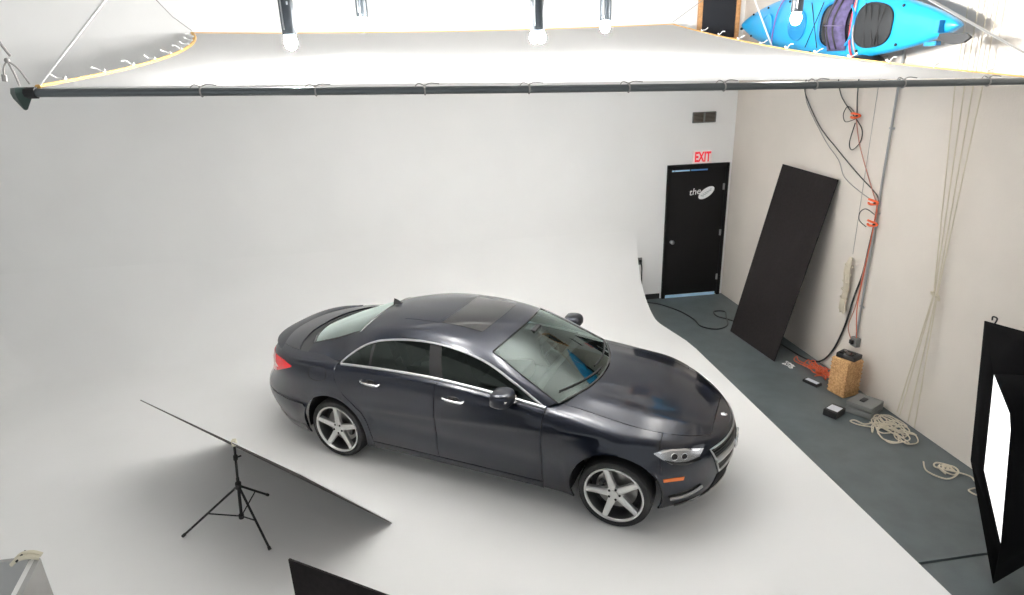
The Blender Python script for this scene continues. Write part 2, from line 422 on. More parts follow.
def x2u(x, z=.6):
    if xcr <= x <= xcf: return x
    if x > xcf:
        L = interp(XN, z)-xcf; return xcf+K*math.asin(min(1, ((x-xcf)/L)**(PQ/2)))
    L = xcr-interp(XT, z); return xcr-K*math.asin(min(1, ((xcr-x)/L)**(PR_/2)))
def ztop(u): return interp(ZT, u2x(u, .75 if u > 0 else .95))
AR = .378
def width(x, z, u):
    zt = ztop(u); wt = interp(WT, x); wm = interp(WM, x)
    h = max(0, zt-z); k = min(h/(.27 if x > -1.2 else .27-.07*min(1, (-1.2-x)/.4)), 1)
    w_ = wt+(wm-wt)*math.sqrt(max(0, 1-(1-k)**2))
    if z < .5: w_ -= .05*((.5-z)/.3)**2
    c1 = .845-.085*(1.4-x)*.9      # falling crease over the doors
    if -1.2 < x < 1.4:
        f = min(1, (x+1.2)/.5, (1.4-x)/.3)
        w_ += f*.012*math.exp(-((z-c1)/.022)**2 if z < c1 else -((z-c1)/.05)**2)
    c2 = .40+.03*(-x)
    if -1.0 < x < 1.0: w_ -= .014*math.exp(-((z-c2-.10)/.07)**2)
    for cx in (-1.437, 1.437):
        r_ = math.hypot(x-cx, z-.34)
        w_ += .014*math.exp(-((r_-AR)/.045)**2)
    return w_
def S(u, z, side=-1, off=0.0):
    x = u2x(u, z)
    if u > xcf:
        a = min((u-xcf)/K, PI/2); c = max(0, math.cos(a))**(2/PQ)
    elif u < xcr:
        a = min((xcr-u)/K, PI/2); c = max(0, math.cos(a))**(2/PR_)
    else: c = 1
    y = width(x, z, u)*c
    p = V(x, side*y, z)
    if off:
        e = 1e-3
        p1 = S(u+e, z, side); p2 = S(u-e, z, side); q1 = S(u, z+e, side); q2 = S(u, z-e, side)
        n = (p1-p2).cross(q1-q2)
        if n.length > 0:
            n.normalize()
            if n.dot(p-V(max(-1.6, min(1.4, x)), 0, .5)) < 0: n = -n
            p = p+n*off
    return p
def T(u, v_, off=0.0):
    zt = ztop(u); p = S(u, zt, 1); x = p.x
    zc = interp(ZC, x)
    zz = zt+(zc-zt)*(1-abs(v_)**2.6) if zc > zt else zt
    # light power-dome creases on the bonnet
    if x > .9: zz += .010*math.exp(-((abs(v_)-.62)/.10)**2)*min(1, (x-.9)/.3)*min(1, max(0, (2.2-x)/.3))
    return V(x, p.y*v_, zz+off)
def keyed(g, keys, cx, side, nseg=7, m_=12, strip=0):
    """ruled patch between the wheel-arch circle and an outer outline"""
    rows = []
    for i in range(len(keys)-1):
        (t0, p0), (t1, p1) = keys[i], keys[i+1]
        for j in range(nseg + (1 if i == len(keys)-2 else 0)):
            f = j/nseg; th = R(t0+(t1-t0)*f); o_ = (p0[0]+(p1[0]-p0[0])*f, p0[1]+(p1[1]-p0[1])*f)
            if p0[1] > ztop(p0[0])-1e-4 and p1[1] > ztop(p1[0])-1e-4: o_ = (o_[0], ztop(o_[0]))
            rows.append(((cx+AR*math.cos(th), .34+AR*math.sin(th)), o_))
    vs = []; n = len(rows)
    for (a, o_) in rows:
        ua = x2u(a[0], a[1])
        for k in range(m_+1):
            f = k/m_; u = ua+(o_[0]-ua)*f; z = a[1]+(o_[1]-a[1])*f
            vs.append(S(u, min(z, ztop(u)), side))
    fs = [(i*(m_+1)+j, (i+1)*(m_+1)+j, (i+1)*(m_+1)+j+1, i*(m_+1)+j+1) for i in range(n-1) for j in range(m_)]
    g.add(vs, fs)
    if strip:
        us = [o_[0] for (a, o_) in rows if o_[1] > ztop(o_[0])-1e-4]
        g.add([T(u, side*(1-strip*j/4)) for u in us for j in range(5)], [(i*5+j, (i+1)*5+j, (i+1)*5+j+1, i*5+j+1) for i in range(len(us)-1) for j in range(4)])
def topkeys(t0, t1, ua, ub, n):
    return [(t0+(t1-t0)*i/n, (ua+(ub-ua)*i/n, ztop(ua+(ub-ua)*i/n))) for i in range(n+1)]
HV = .86
def panel(name, g, mt=paint, **k):
    return build(name, g, mt, CAR, fold=.014, shrink=.0035, outward=(0, 0, .45), angle=60, **k)
uf = x2u(1.80, .6)
SEAM = [(.20, -1.0), (.35, -1.0), (.5, -1.03), (.6, -1.085), (.75, -1.26), (.9, -1.365), (1.02, -1.40)]
def hood_rear(v_): return 1.10-.20*abs(v_/HV)**2.2
for side, sn in ((-1, 'right'), (1, 'left')):
    # front fender
    g = G()
    keys = [(203, (.80, .20)), (170, (.80, .58)), ]+topkeys(140, 62, .80, uf, 9)+[(40, (uf, .62)), (32.5, (uf, .548))]
    keyed(g, keys, 1.437, side, 5, 12, 1-HV)
    panel('fender', g)
    # doors
    g = G(); g.grid(lambda s, t: S(-.25+1.05*s, .275+(ztop(-.25+1.05*s)-.275)*t, side), 26, 36); dr = panel('door', g)
    g = G()
    def rd(s, t):
        zt_ = ztop(-.25+(-1.40+.25)*s); z = .275+(zt_-.275)*t
        us = interp(SEAM, z); u = -.25+(us+.25)*s; zz = .275+(ztop(u)-.275)*t
        return S(u, zz, side)
    g.grid(rd, 26, 36); dr2 = panel('door', g)
    for nm, x0, prt in (('f', -.05, dr), ('r', -.95, dr2)):
        h = G(); zc_ = .925 if nm == 'f' else .93
        yb = width(x0, zc_, x0)
        h.tube(smooth_path([(x0-.105, side*(yb-.005), zc_+.006), (x0-.09, side*(yb+.03), zc_+.006), (x0, side*(yb+.042), zc_+.002), (x0+.09, side*(yb+.03), zc_-.004), (x0+.105, side*(yb-.005), zc_-.004)]), .011, 8)
        build('door_handle', h, M_chrome, prt)['label'] = 'chrome handle'
        prt['own_space'] = 1
        h = G(); h.sphere((x0, side*(yb-.004), zc_), .06, 16, 8, (1, .12, .5)); build('handle_cup', h, M_gloss, prt)
    # sill
    g = G(); g.grid(lambda s, t: S(-1.0+1.8*s, .19+.08*t, side), 20, 4); panel('side_sill', g)
    # rear quarter
    ur = x2u(-2.46, .8)
    keys = [(-23, (-1.0, .20)), (0, (-1.0, .35)), (25, (-1.03, .5)), (40, (-1.085, .6)), (65, (-1.26, .75)), (78, (-1.365, .9)), ]+topkeys(88, 138, -1.40, ur, 12)+[(142, (ur, .78)), (146, (ur, .552)), (148.5, (x2u(-1.80, .55), .552))]
    keyed(g := G(), keys, -1.437, side, 4, 14, .15)
    q_ = panel('rear_quarter', g)
    # fuel door outline
    if side == -1:
        pts = []
        for k in range(28):
            a = 2*PI*k/28; ca, sa = math.cos(a), math.sin(a)
            du = .105*abs(ca)**.7*(1 if ca > 0 else -1); dz = .065*abs(sa)**.7*(1 if sa > 0 else -1)
            pts.append(S(-1.58+du, .925+dz, side, .0005))
        f = G(); f.tube(pts, .003, 5, closed=True); build('fuel_flap', f, M_seam, CAR)
    # wheel-well liner and inner black shell
    for cx in (-1.437, 1.437):
        f = G(); 
        def well(s, t, cx=cx):
            a = R(-12+204*s); return V(cx+(AR+.012)*math.cos(a), side*(.87-.37*t), .34+(AR+.012)*math.sin(a))
        f.grid(well, 30, 3)
        f.add([well(i/30, 1) for i in range(31)]+[V(cx, side*.5, .35)], [(i, i+1, 31) for i in range(30)])
        build('wheel_well', f, M_seam, CAR)
g = G()
for side in (-1, 1):
    def inner(s, t, side=side):
        u = UMIN+.02+(UMAX-UMIN-.04)*s; x = u2x(u, .6); zl = .22
        for cx in (-1.437, 1.437):
            if abs(x-cx) < AR: zl = max(zl, .34+math.sqrt(AR*AR-(x-cx)**2)+.02)
        z = zl+(ztop(u)-.022-zl)*t; p = S(u, z, side)
        c = V(max(-1.9, min(1.6, p.x)), 0, p.z); dd = (p-c); return p-dd.normalized()*min(.022, dd.length*.5)
    g.grid(inner, 260, 10)
build('inner_shell', g, M_seam, CAR)
g = G(); g.box((0, 0, .23), (2.0, 1.66, .06)); g.box((0, 0, .26), (3.8, .9, .08)); build('floor_pan', g, M_black, CAR)
# front bumper with nose
def arch_front(z): 
    return x2u(1.437+math.sqrt(max(0, AR*AR-(z-.34)**2)), z) if z < .545 else uf
g = G()
for side in (-1, 1):
    def fb(s, t, side=side):
        zL = .19+(ztop(uf)-.19)*t; uL = arch_front(zL); u = uL+(UMAX-uL)*s
        z = .19+(ztop(u)-.19)*t
        return S(u, z, side)
    g.grid(fb, 36, 30)
    uh = uf+(UMAX-uf)*19/36
    g.grid(lambda s, t: T(uf+(uh-uf)*s, side*(1-(1-HV)*t)), 19, 4)
    g.grid(lambda s, t: T(uh+(UMAX-uh)*s, side*(1-(1-HV)*t)), 17, 4)
g.grid(lambda s, t: T(uh+(UMAX-uh)*s, HV*(-1+2*t)), 17, 36)
panel('front_bumper', g)
# hood
g = G()
g.grid(lambda s, t: T(hood_rear(HV*(2*t-1))+(uh-hood_rear(HV*(2*t-1)))*s, HV*(2*t-1)), 46, 40)
panel('hood', g)
g = G(); g.grid(lambda s, t: T(.62+(hood_rear(.9*(2*t-1))+.01-.62)*s, .9*(2*t-1), -.012), 10, 24); build('cowl', g, M_gloss, CAR)
# rear bumper
ur = x2u(-2.46, .8); g = G()
for side in (-1, 1):
    def rb(s, t, side=side):
        z = .20+.345*t; uL = x2u(-1.437-math.sqrt(max(0, AR*AR-(z-.34)**2)), z); u = uL+(UMIN-uL)*s
        return S(u, z, side)
    g.grid(rb, 34, 16)
panel('rear_bumper', g)
g = G()
for side in (-1, 1):
    def db(s, t, side=side):
        z = .20+.085*t; uL = x2u(-1.437-math.sqrt(max(0, AR*AR-(z-.34)**2))-.03, z); return S(uL+(UMIN-uL)*s, z, side, .006)
    g.grid(db, 30, 4)
build('bumper_skirt', g, M_gloss, CAR, outward=(0, 0, .4))
# trunk lid
def deck_front(v_): return -2.115+.20*abs(v_/.85)**2.4
g = G()
g.grid(lambda s, t: T(deck_front(.85*(2*t-1))+(x2u(-2.56, .95)-deck_front(.85*(2*t-1)))*s, .85*(2*t-1)), 20, 36)
panel('trunk_lid', g)
g = G()
for side in (-1, 1):
    g.grid(lambda s, t: S(ur+(UMIN-ur)*s, .555+(ztop(ur+(UMIN-ur)*s)-.555)*t, side), 16, 16)
g.grid(lambda s, t: T(x2u(-2.56, .95)+(UMIN+.004-x2u(-2.56, .95))*s, (2*t-1)), 8, 36)
for side in (-1, 1): g.grid(lambda s, t: T(ur+(x2u(-2.56, .95)-ur)*s, side*(1-.15*t)), 5, 4)
panel('tail_panel', g)
g = G(); g.grid(lambda s, t: T(-1.50+(deck_front(.9*(2*t-1))-.01+1.50)*s, .9*(2*t-1), -.02), 10, 24); build('parcel_shelf', g, M_in, CAR)
# spoiler lip along the tail
g = G(); n_ = 40; rows = []
for i in range(n_+1):
    a = -1+2*i/n_; u = x2u(-2.24, .95)+(UMIN+.03-x2u(-2.24, .95))*(1-abs(a)**1.6)
    sd = 1 if a > 0 else -1
    p = T(u, sd*.985)
    if abs(a) < .02: p.y = 0
    p = V(p.x+.01, p.y, p.z+.006)
    inw = V(-p.x-1.2, -p.y*1.0, 0).normalized()
    k = max(.12, 1-abs(a)**4)
    rows += [p+V(0, 0, -.02), p-inw*.012*k+V(0, 0, .050*k), p+inw*.02+V(0, 0, .057*k), p+inw*.12*k+V(0, 0, .052*k), p+inw*.17*k+V(0, 0, .035*k)]
g.add(rows, [(i*5+j, (i+1)*5+j, (i+1)*5+j+1, i*5+j+1) for i in range(n_) for j in range(4)])
build('spoiler', g, paint, CAR, outward=(-2, 0, .5), angle=50)

# greenhouse curves
def cr(keys, t):
    n = len(keys)-1; t = max(0, min(n-1e-6, t)); i = int(t); f = t-i
    p0, p1, p2, p3 = (Vector(keys[max(i-1, 0)]), Vector(keys[i]), Vector(keys[i+1]), Vector(keys[min(i+2, n)]))
    return .5*((2*p1)+(p2-p0)*f+(2*p0-5*p1+4*p2-p3)*f*f+(3*p1-p0-3*p2+p3)*f**3)
EK = [(.80, .795, .957), (.50, .745, 1.115), (.18, .685, 1.250), (-.22, .650, 1.322), (-.62, .648, 1.325), (-.98, .672, 1.270), (-1.20, .705, 1.175), (-1.40, .755, 1.035), (-1.86, .745, .995)]
GK = [(.88, .715, .978), (.56, .660, 1.135), (.21, .585, 1.298), (-.18, .550, 1.378), (-.62, .542, 1.388), (-1.00, .530, 1.348), (-1.31, .505, 1.258), (-1.62, .51, 1.142), (-1.92, .53, 1.052)]
CK = [(1.09, 0, .990), (.72, 0, 1.180), (.30, 0, 1.368), (-.10, 0, 1.430), (-.55, 0, 1.445), (-.92, 0, 1.428), (-1.22, 0, 1.385), (-1.64, 0, 1.245), (-2.10, 0, 1.068)]
def Q(t, v_, off=0):
    c = cr(CK, t); g_ = cr(GK, t); a = abs(v_); e_ = 2.3
    p = V(c.x+(g_.x-c.x)*a**2, v_*g_.y, c.z+(g_.z-c.z)*a**e_+off); return p
def band(t, w_, side):
    g_ = cr(GK, t); e_ = cr(EK, t); p = g_.lerp(e_, w_); p = p+V(0, .3, .35)*(.05*w_*(1-w_)); return V(p.x, side*p.y, p.z)
g = G(); g.grid(lambda s, t: Q(2+4*s, 2*t-1), 50, 30)
for side in (-1, 1): g.grid(lambda s, t: band(8*s, t, side), 100, 5)
build('roof', g, paint, CAR, outward=(-.4, 0, .6), angle=60, fold=.012)
g = G(); g.grid(lambda s, t: Q(.02+1.97*s, .985*(2*t-1), -.004), 24, 24); build('windscreen', g, M_ws, CAR, outward=(-.4, 0, .6))
g = G(); g.grid(lambda s, t: Q(6.02+1.95*s, .985*(2*t-1), -.004), 24, 24); build('rear_window', g, M_rg, CAR, outward=(-.4, 0, .6))
# black surrounds of the two screens
def border(name, t0, t1, wdt):
    g = G(); pts = []
    for i in range(25): pts.append(Q(t0, -1+2*i/24, -.001))
    for i in range(1, 25): pts.append(Q(t0+(t1-t0)*i/24, 1, -.001))
    for i in range(1, 25): pts.append(Q(t1, 1-2*i/24, -.001))
    for i in range(1, 24): pts.append(Q(t1+(t0-t1)*i/24, -1, -.001))
    g.tube(pts, wdt, 6, closed=True, flat=.5); return build(name, g, M_gloss, CAR)
border('windscreen_seal', .0, 2.0, .011); border('rear_window_seal', 6.0, 8.0, .012)
g = G(); g.grid(lambda s, t: Q(2.62+1.02*s, .70*(2*t-1), .003), 16, 16); build('sunroof', g, M_gloss, CAR, fold=.006, outward=(-.4, 0, .6))['label'] = 'dark glass sunroof'
g = G(); g.grid(lambda s, t: Q(3.72+.95*s, .70*(2*t-1), .002), 14, 16); build('rear_roof_panel', g, paint, CAR, fold=.005, outward=(-.4, 0, .6))
# side glass between belt and roof rail
EX = sorted([(cr(EK, i/20).x, cr(EK, i/20).y, cr(EK, i/20).z) for i in range(0, 141)])
TRT = [(-.98, 1.270), (-1.10, 1.222), (-1.20, 1.165), (-1.30, 1.092), (-1.385, 1.020)]
EX = [(a, b, c if a > -.98 else interp(sorted(TRT), a)) for a, b, c in EX]
EY = [(a[0], a[1]) for a in EX]; EZ = [(a[0], a[2]) for a in EX]
def lin(tab, x):
    if x <= tab[0][0]: return tab[0][1]
    for i in range(len(tab)-1):
        if x <= tab[i+1][0]:
            f = (x-tab[i][0])/max(1e-9, tab[i+1][0]-tab[i][0]); return tab[i][1]+(tab[i+1][1]-tab[i][1])*f
    return tab[-1][1]
def Wn(x, w_, side, off=0):
    b_ = V(x, interp(WT, x), ztop(x)); e_ = V(x, lin(EY, x), lin(EZ, x))
    if e_.z < b_.z: e_.z = b_.z; e_.y = b_.y
    p = b_.lerp(e_, w_); p.y += .02*4*w_*(1-w_)*min(1, (e_.z-b_.z)/.1)-.006+off; p.y *= side; return p
def wpatch(name, xa0, xa1, xb0, xb1, mt, side, off=0):
    g = G()
    def f(s, t):
        x0 = xa0+(xa1-xa0)*t; x1 = xb0+(xb1-xb0)*t; return Wn(x0+(x1-x0)*s, t, side, off)
    g.grid(f, 30, 10); return build(name, g, mt, CAR, outward=(-.4, 0, 1.0))
for side in (-1, 1):
    wpatch('side_window', -.20, -.28, .80, .80, M_sg, side)
    wpatch('centre_pillar', -.34, -.40, -.20, -.28, M_black, side, .002)
    wpatch('side_window', -1.0, -1.0, -.34, -.40, M_sg, side)
    wpatch('window_divider', -1.03, -1.03, -1.0, -1.0, M_gloss, side, .002)
    wpatch('quarter_window', -1.40, -1.40, -1.03, -1.03, M_sg, side)
    g = G(); pts = [V(x, side*(interp(WT, x)+.004), ztop(x)+.002) for x in [.80-i*.05 for i in range(44)]]
    pts2 = [V(a[0], side*(a[1]+.006), a[2]-.002) for a in EX if a[0] > -1.385]
    g.tube(pts+pts2, [.016]*len(pts)+[.0105]*len(pts2), 8, closed=True); 
    build('chrome_window_trim', g, M_satin, CAR)
    # mirror
    x0, y0, z0 = .46, .935, 1.055
    g = G()
    def mir(s, t):
        a = 2*PI*t; rr = (1-(1-min(1, s/.35))**2*.12)*(1-max(0, (s-.35)/.65)**3)**.6
        sz = .072*rr; sy = .115*rr
        return V(x0-.075+.19*s-.02*math.cos(a)*0, side*(y0+sy*math.copysign(abs(math.cos(a))**.55, math.cos(a))), z0+sz*math.copysign(abs(math.sin(a))**.6, math.sin(a))+.01*s)
    g.grid(mir, 14, 24)
    mo = build('door_mirror', g, paint, CAR, angle=60); mo['own_space'] = 1
    g = G(); g.add([V(x0-.073, side*(y0+.095*math.copysign(abs(math.cos(2*PI*k/24))**.75, math.cos(2*PI*k/24))), z0+.052*math.copysign(abs(math.sin(2*PI*k/24))**.8, math.sin(2*PI*k/24))) for k in range(24)], [tuple(range(24))])
    build('mirror_glass', g, M_chrome, mo)
    g = G(); g.tube(smooth_path([(x0+.02, side*(y0-.03), z0-.06), (x0+.05, side*(y0-.10), z0-.085), (x0+.10, side*(y0-.15), z0-.075)]), [.022]*6+[.024]*7, 10, flat=.6); build('mirror_foot', g, M_gloss, mo)
    g = G(); g.tube([S(x0+.03, z0, side)*0+V(x0+.105, side*(y0-.05), z0+.02), V(x0+.07, side*(y0+.10), z0+.02)], .008, 6); build('turn_signal', g, M_chrome, mo)

def surf_patch(name, top, bot, n, mt, side, off=.004, m_=6, parent=None, fold=.008, lab=None):
    """patch on the body side between two outlines given as (x, z) lists"""
    g = G()
    def pl(tab, s):
        t = s*(len(tab)-1); i = min(int(t), len(tab)-2); f = t-i; return (tab[i][0]*(1-f)+tab[i+1][0]*f, tab[i][1]*(1-f)+tab[i+1][1]*f)
    def f(s, t):
        a = pl(top, s); b_ = pl(bot, s); x = a[0]*(1-t)+b_[0]*t; z = a[1]*(1-t)+b_[1]*t
        return S(x2u(x, z), z, side, off)
    g.grid(f, n, m_); o = build(name, g, mt, parent or CAR, outward=(0, 0, .5), fold=fold)
    if lab: o['label'] = lab
    return o
M_hl = glass('headlamp_cover', (.9, .92, .92), 1.0)
for side in (-1, 1):
    hlT = [(1.735, .745), (1.80, .762), (1.90, .748), (2.0, .722), (2.085, .690)]
    hlB = [(1.735, .740), (1.80, .690), (1.87, .640), (1.97, .605), (2.06, .635)]
    ho = surf_patch('headlamp', hlT, hlB, 24, M_lens, side, .003, 10); ho['own_space'] = 1
    for cx, cz, r_ in ((1.885, .695, .026), (1.955, .680, .023)):
        pts = [S(x2u(cx+r_*math.cos(a)*.9, cz), cz+r_*math.sin(a), side, .006) for a in [2*PI*k/20 for k in range(20)]]
        g = G(); g.add(pts+[S(x2u(cx, cz), cz, side, .012)], [(k, (k+1) % 20, 20) for k in range(20)]); build('lamp_projector', g, M_gloss, ho)
        g = G(); g.tube(pts, .003, 6, closed=True); build('lamp_ring', g, M_chrome, ho)
    surf_patch('lamp_bezel', [(1.82, .682), (1.90, .650), (1.98, .632), (2.06, .640)], [(1.82, .676), (1.89, .632), (1.97, .606), (2.08, .612)], 12, M_gloss, side, .005, 3, ho)
    surf_patch('lamp_brow', [(1.76, .748), (1.85, .757), (1.95, .738), (2.06, .698)], [(1.78, .738), (1.86, .744), (1.95, .724), (2.05, .690)], 14, M_chrome, side, .007, 3, ho)
    surf_patch('side_marker', [(1.82, .515), (1.90, .512), (1.97, .502)], [(1.825, .486), (1.90, .480), (1.965, .472)], 8, M_mark, side, .005, 3, lab='orange side marker')
    surf_patch('bumper_recess', [(1.86, .335), (1.95, .345), (2.03, .362), (2.09, .375)], [(1.86, .288), (1.95, .270), (2.03, .275), (2.09, .30)], 14, M_gloss, side, .003, 5, fold=.003)
    pts = [S(x2u(x, z), z, side, .014) for x, z in ((1.865, .312), (1.92, .306), (1.98, .310), (2.04, .325), (2.09, .352))]
    g = G(); g.tube(smooth_path(pts), .014, 8); build('running_lamp', g, M_lens, CAR)
    g = G(); g.tube([S(x2u(1.90, .2)+(UMAX-x2u(1.90, .2))*i/20, .205, side, .004) for i in range(21)], .012, 6); build('lower_lip', g, M_gloss, CAR)
    # tail lamps
    tT = [(-1.93, .942), (-2.08, .965), (-2.24, .962), (-2.38, .945), (-2.54, .925)]
    tB = [(-1.93, .930), (-2.08, .870), (-2.24, .800), (-2.38, .765), (-2.54, .765)]
    to = surf_patch('tail_lamp', tT, tB, 20, M_tail, side, .006, 8); to['own_space'] = 1
    surf_patch('clear_insert', [(-2.17, .872), (-2.28, .895), (-2.53, .890)], [(-2.17, .866), (-2.28, .840), (-2.53, .825)], 10, M_tailw, side, .010, 3, to, fold=.003)
# grille
def yp(y, z, off=0):       # point of the nose surface at lateral y and height z
    sd = -1 if y < 0 else 1; a = abs(y); lo, hi = xcf, UMAX
    for _ in range(30):
        md = (lo+hi)/2
        if abs(S(md, z, 1).y) > a: lo = md
        else: hi = md
    return S(min((lo+hi)/2, UMAX-.002), z, sd, off)
def yz_patch(name, poly, mt, off, n=20, m_=8, parent=None, lab=None):
    (zb, wb_), (zt_, wt_) = poly; g = G()
    g.grid(lambda s, t: yp((-1+2*s)*(wb_+(wt_-wb_)*t), zb+(zt_-zb)*t, off), n, m_)
    o = build(name, g, mt, parent or CAR, outward=(0, 0, .5), fold=.006)
    if lab: o['label'] = lab
    return o
gr = yz_patch('grille', ((.40, .36), (.652, .465)), M_gloss, .004, 28, 10); gr['own_space'] = 1
pts = [yp(-.36+.72*i/16, .40, .010) for i in range(17)]+[yp(.36+.105*i/6, .40+.252*i/6, .010) for i in range(1, 7)]+[yp(.465-.93*i/20, .655, .010) for i in range(1, 21)]+[yp(-.465+.105*i/6, .652-.252*i/6, .010) for i in range(1, 6)]
g = G(); g.tube(pts, .0085, 8, closed=True); build('grille_frame', g, M_satin, gr)
g = G()
g.grid(lambda s, t: yp((-1+2*s)*.42, .505+.062*t, .022+.012*math.sin(PI*t)), 24, 5); build('grille_bar', g, M_satin, gr, fold=.02, outward=(0, 0, .5))
for k in range(9):
    z = .425+k*.026
    if .48 < z < .59: continue
    g = G(); wd = .36+(z-.40)/.252*.105-.02; g.tube([yp(-wd+2*wd*i/12, z, .008) for i in range(13)], .003, 5); build('grille_slat', g, M_alloyd, gr)
cs = yp(0, .535, .030); g = G()
g.tube([cs+V(0, .085*math.cos(2*PI*k/28), .085*math.sin(2*PI*k/28)) for k in range(28)], .009, 8, closed=True)
for a in (90, 210, 330):
    a = R(a); tip = cs+V(0, .082*math.cos(a), .082*math.sin(a)); l_ = cs+V(0, .016*math.cos(a+1.05), .016*math.sin(a+1.05)); r_ = cs+V(0, .016*math.cos(a-1.05), .016*math.sin(a-1.05))
    g.add([tip, l_, r_, cs+V(.012, 0, 0), cs-V(.004, 0, 0)], [(0, 1, 3), (0, 3, 2), (0, 4, 1), (0, 2, 4)])
build('star_emblem', g, M_chrome, gr)
ce = T(x2u(2.185, .7), 0, .004); g = G(); g.sphere(ce, .033, 16, 8, (1, 1, .3)); build('hood_badge', g, M_chrome, CAR)
yz_patch('lower_intake', ((.225, .40), (.365, .37)), M_seam, .005, 24, 6)
for y in (-.27, .27):
    pass
g = G(); g.tube([yp(-.40+.8*i/16, .222, .012) for i in range(17)], .008, 6); build('lower_chrome_strip', g, M_chrome, CAR)
# shark-fin aerial, wipers
g = G(); pf = Q(5.86, 0, 0)
g.add([pf+V(.07, -.02, -.002), pf+V(.07, .02, -.002), pf+V(-.06, .022, -.012), pf+V(-.06, -.022, -.012), pf+V(-.055, 0, .055), pf+V(-.02, 0, .045)], [(0, 1, 5), (1, 2, 4, 5), (2, 3, 4), (3, 0, 5, 4)])
build('roof_aerial', g, M_gloss, CAR)
for ya, yb_, tt in ((.62, -.02, .10), (.02, -.60, .13)):
    g = G(); P1 = [Q(.05+.0*i, (ya+(yb_-ya)*i/10)/.72, .012)+V(-.02-.06*i/10, 0, .012+.02*i/10) for i in range(11)]
    g.tube(P1, .008, 6); build('wiper', g, M_black, CAR)
# interior
g = G(); g.box((.72, 0, .84), (.35, 1.36, .2)); g.tube([(.62, -.66, .95), (.62, .66, .95)], .06, 10); build('dashboard', g, M_in, CAR, bevel=.02)
g = G(); ctr = V(.40, .37, .93)
g.tube([ctr+V(-.07*math.sin(2*PI*k/28), .18*math.cos(2*PI*k/28), .17*math.sin(2*PI*k/28)) for k in range(28)], .014, 8, closed=True); g.tube([ctr, ctr+V(.2, 0, -.06)], .03, 8)
g.tube([ctr+V(0, -.17, 0), ctr+V(0, .17, 0)], .016, 6); build('steering_wheel', g, M_in, CAR)
for sx, sy in ((-.12, -.38), (-.12, .38), (-1.0, -.36), (-1.0, .36)):
    g = G(); g.box((sx, sy, .56), (.5, .5, .16), 0, ('Y', R(-8))); st_ = build('seat', g, M_seat, CAR, bevel=.04); st_['own_space'] = 1
    g = G(); g.box((sx-.30, sy, .84), (.14, .48, .56), 0, ('Y', R(-18))); build('backrest', g, M_seat, st_, bevel=.04)
    g = G(); g.box((sx-.40, sy, 1.16 if sx > -.5 else 1.09), (.09, .26, .16), 0, ('Y', R(-12))); build('headrest', g, M_seat, st_, bevel=.03)
g = G(); g.box((-.35, 0, .45), (2.4, 1.56, .14)); g.box((-1.72, 0, .8), (.1, 1.3, .45)); build('cabin_floor', g, M_in, CAR)
g = G(); g.tube(smooth_path([Q(1.75, 0, -.02), Q(1.62, 0, -.05)]), .01, 6); mp = Q(1.6, 0, -.07); g.box(mp, (.03, .25, .07)); g.box(Q(1.85, 0, -.035), (.12, .16, .05)); build('inner_mirror', g, M_black, CAR)
g = G(); g.grid(lambda s, t: Q(2.05+3.9*s, .96*(2*t-1), -.03), 20, 16); build('headliner', g, mat('headliner', (.10, .10, .10), .9), CAR)

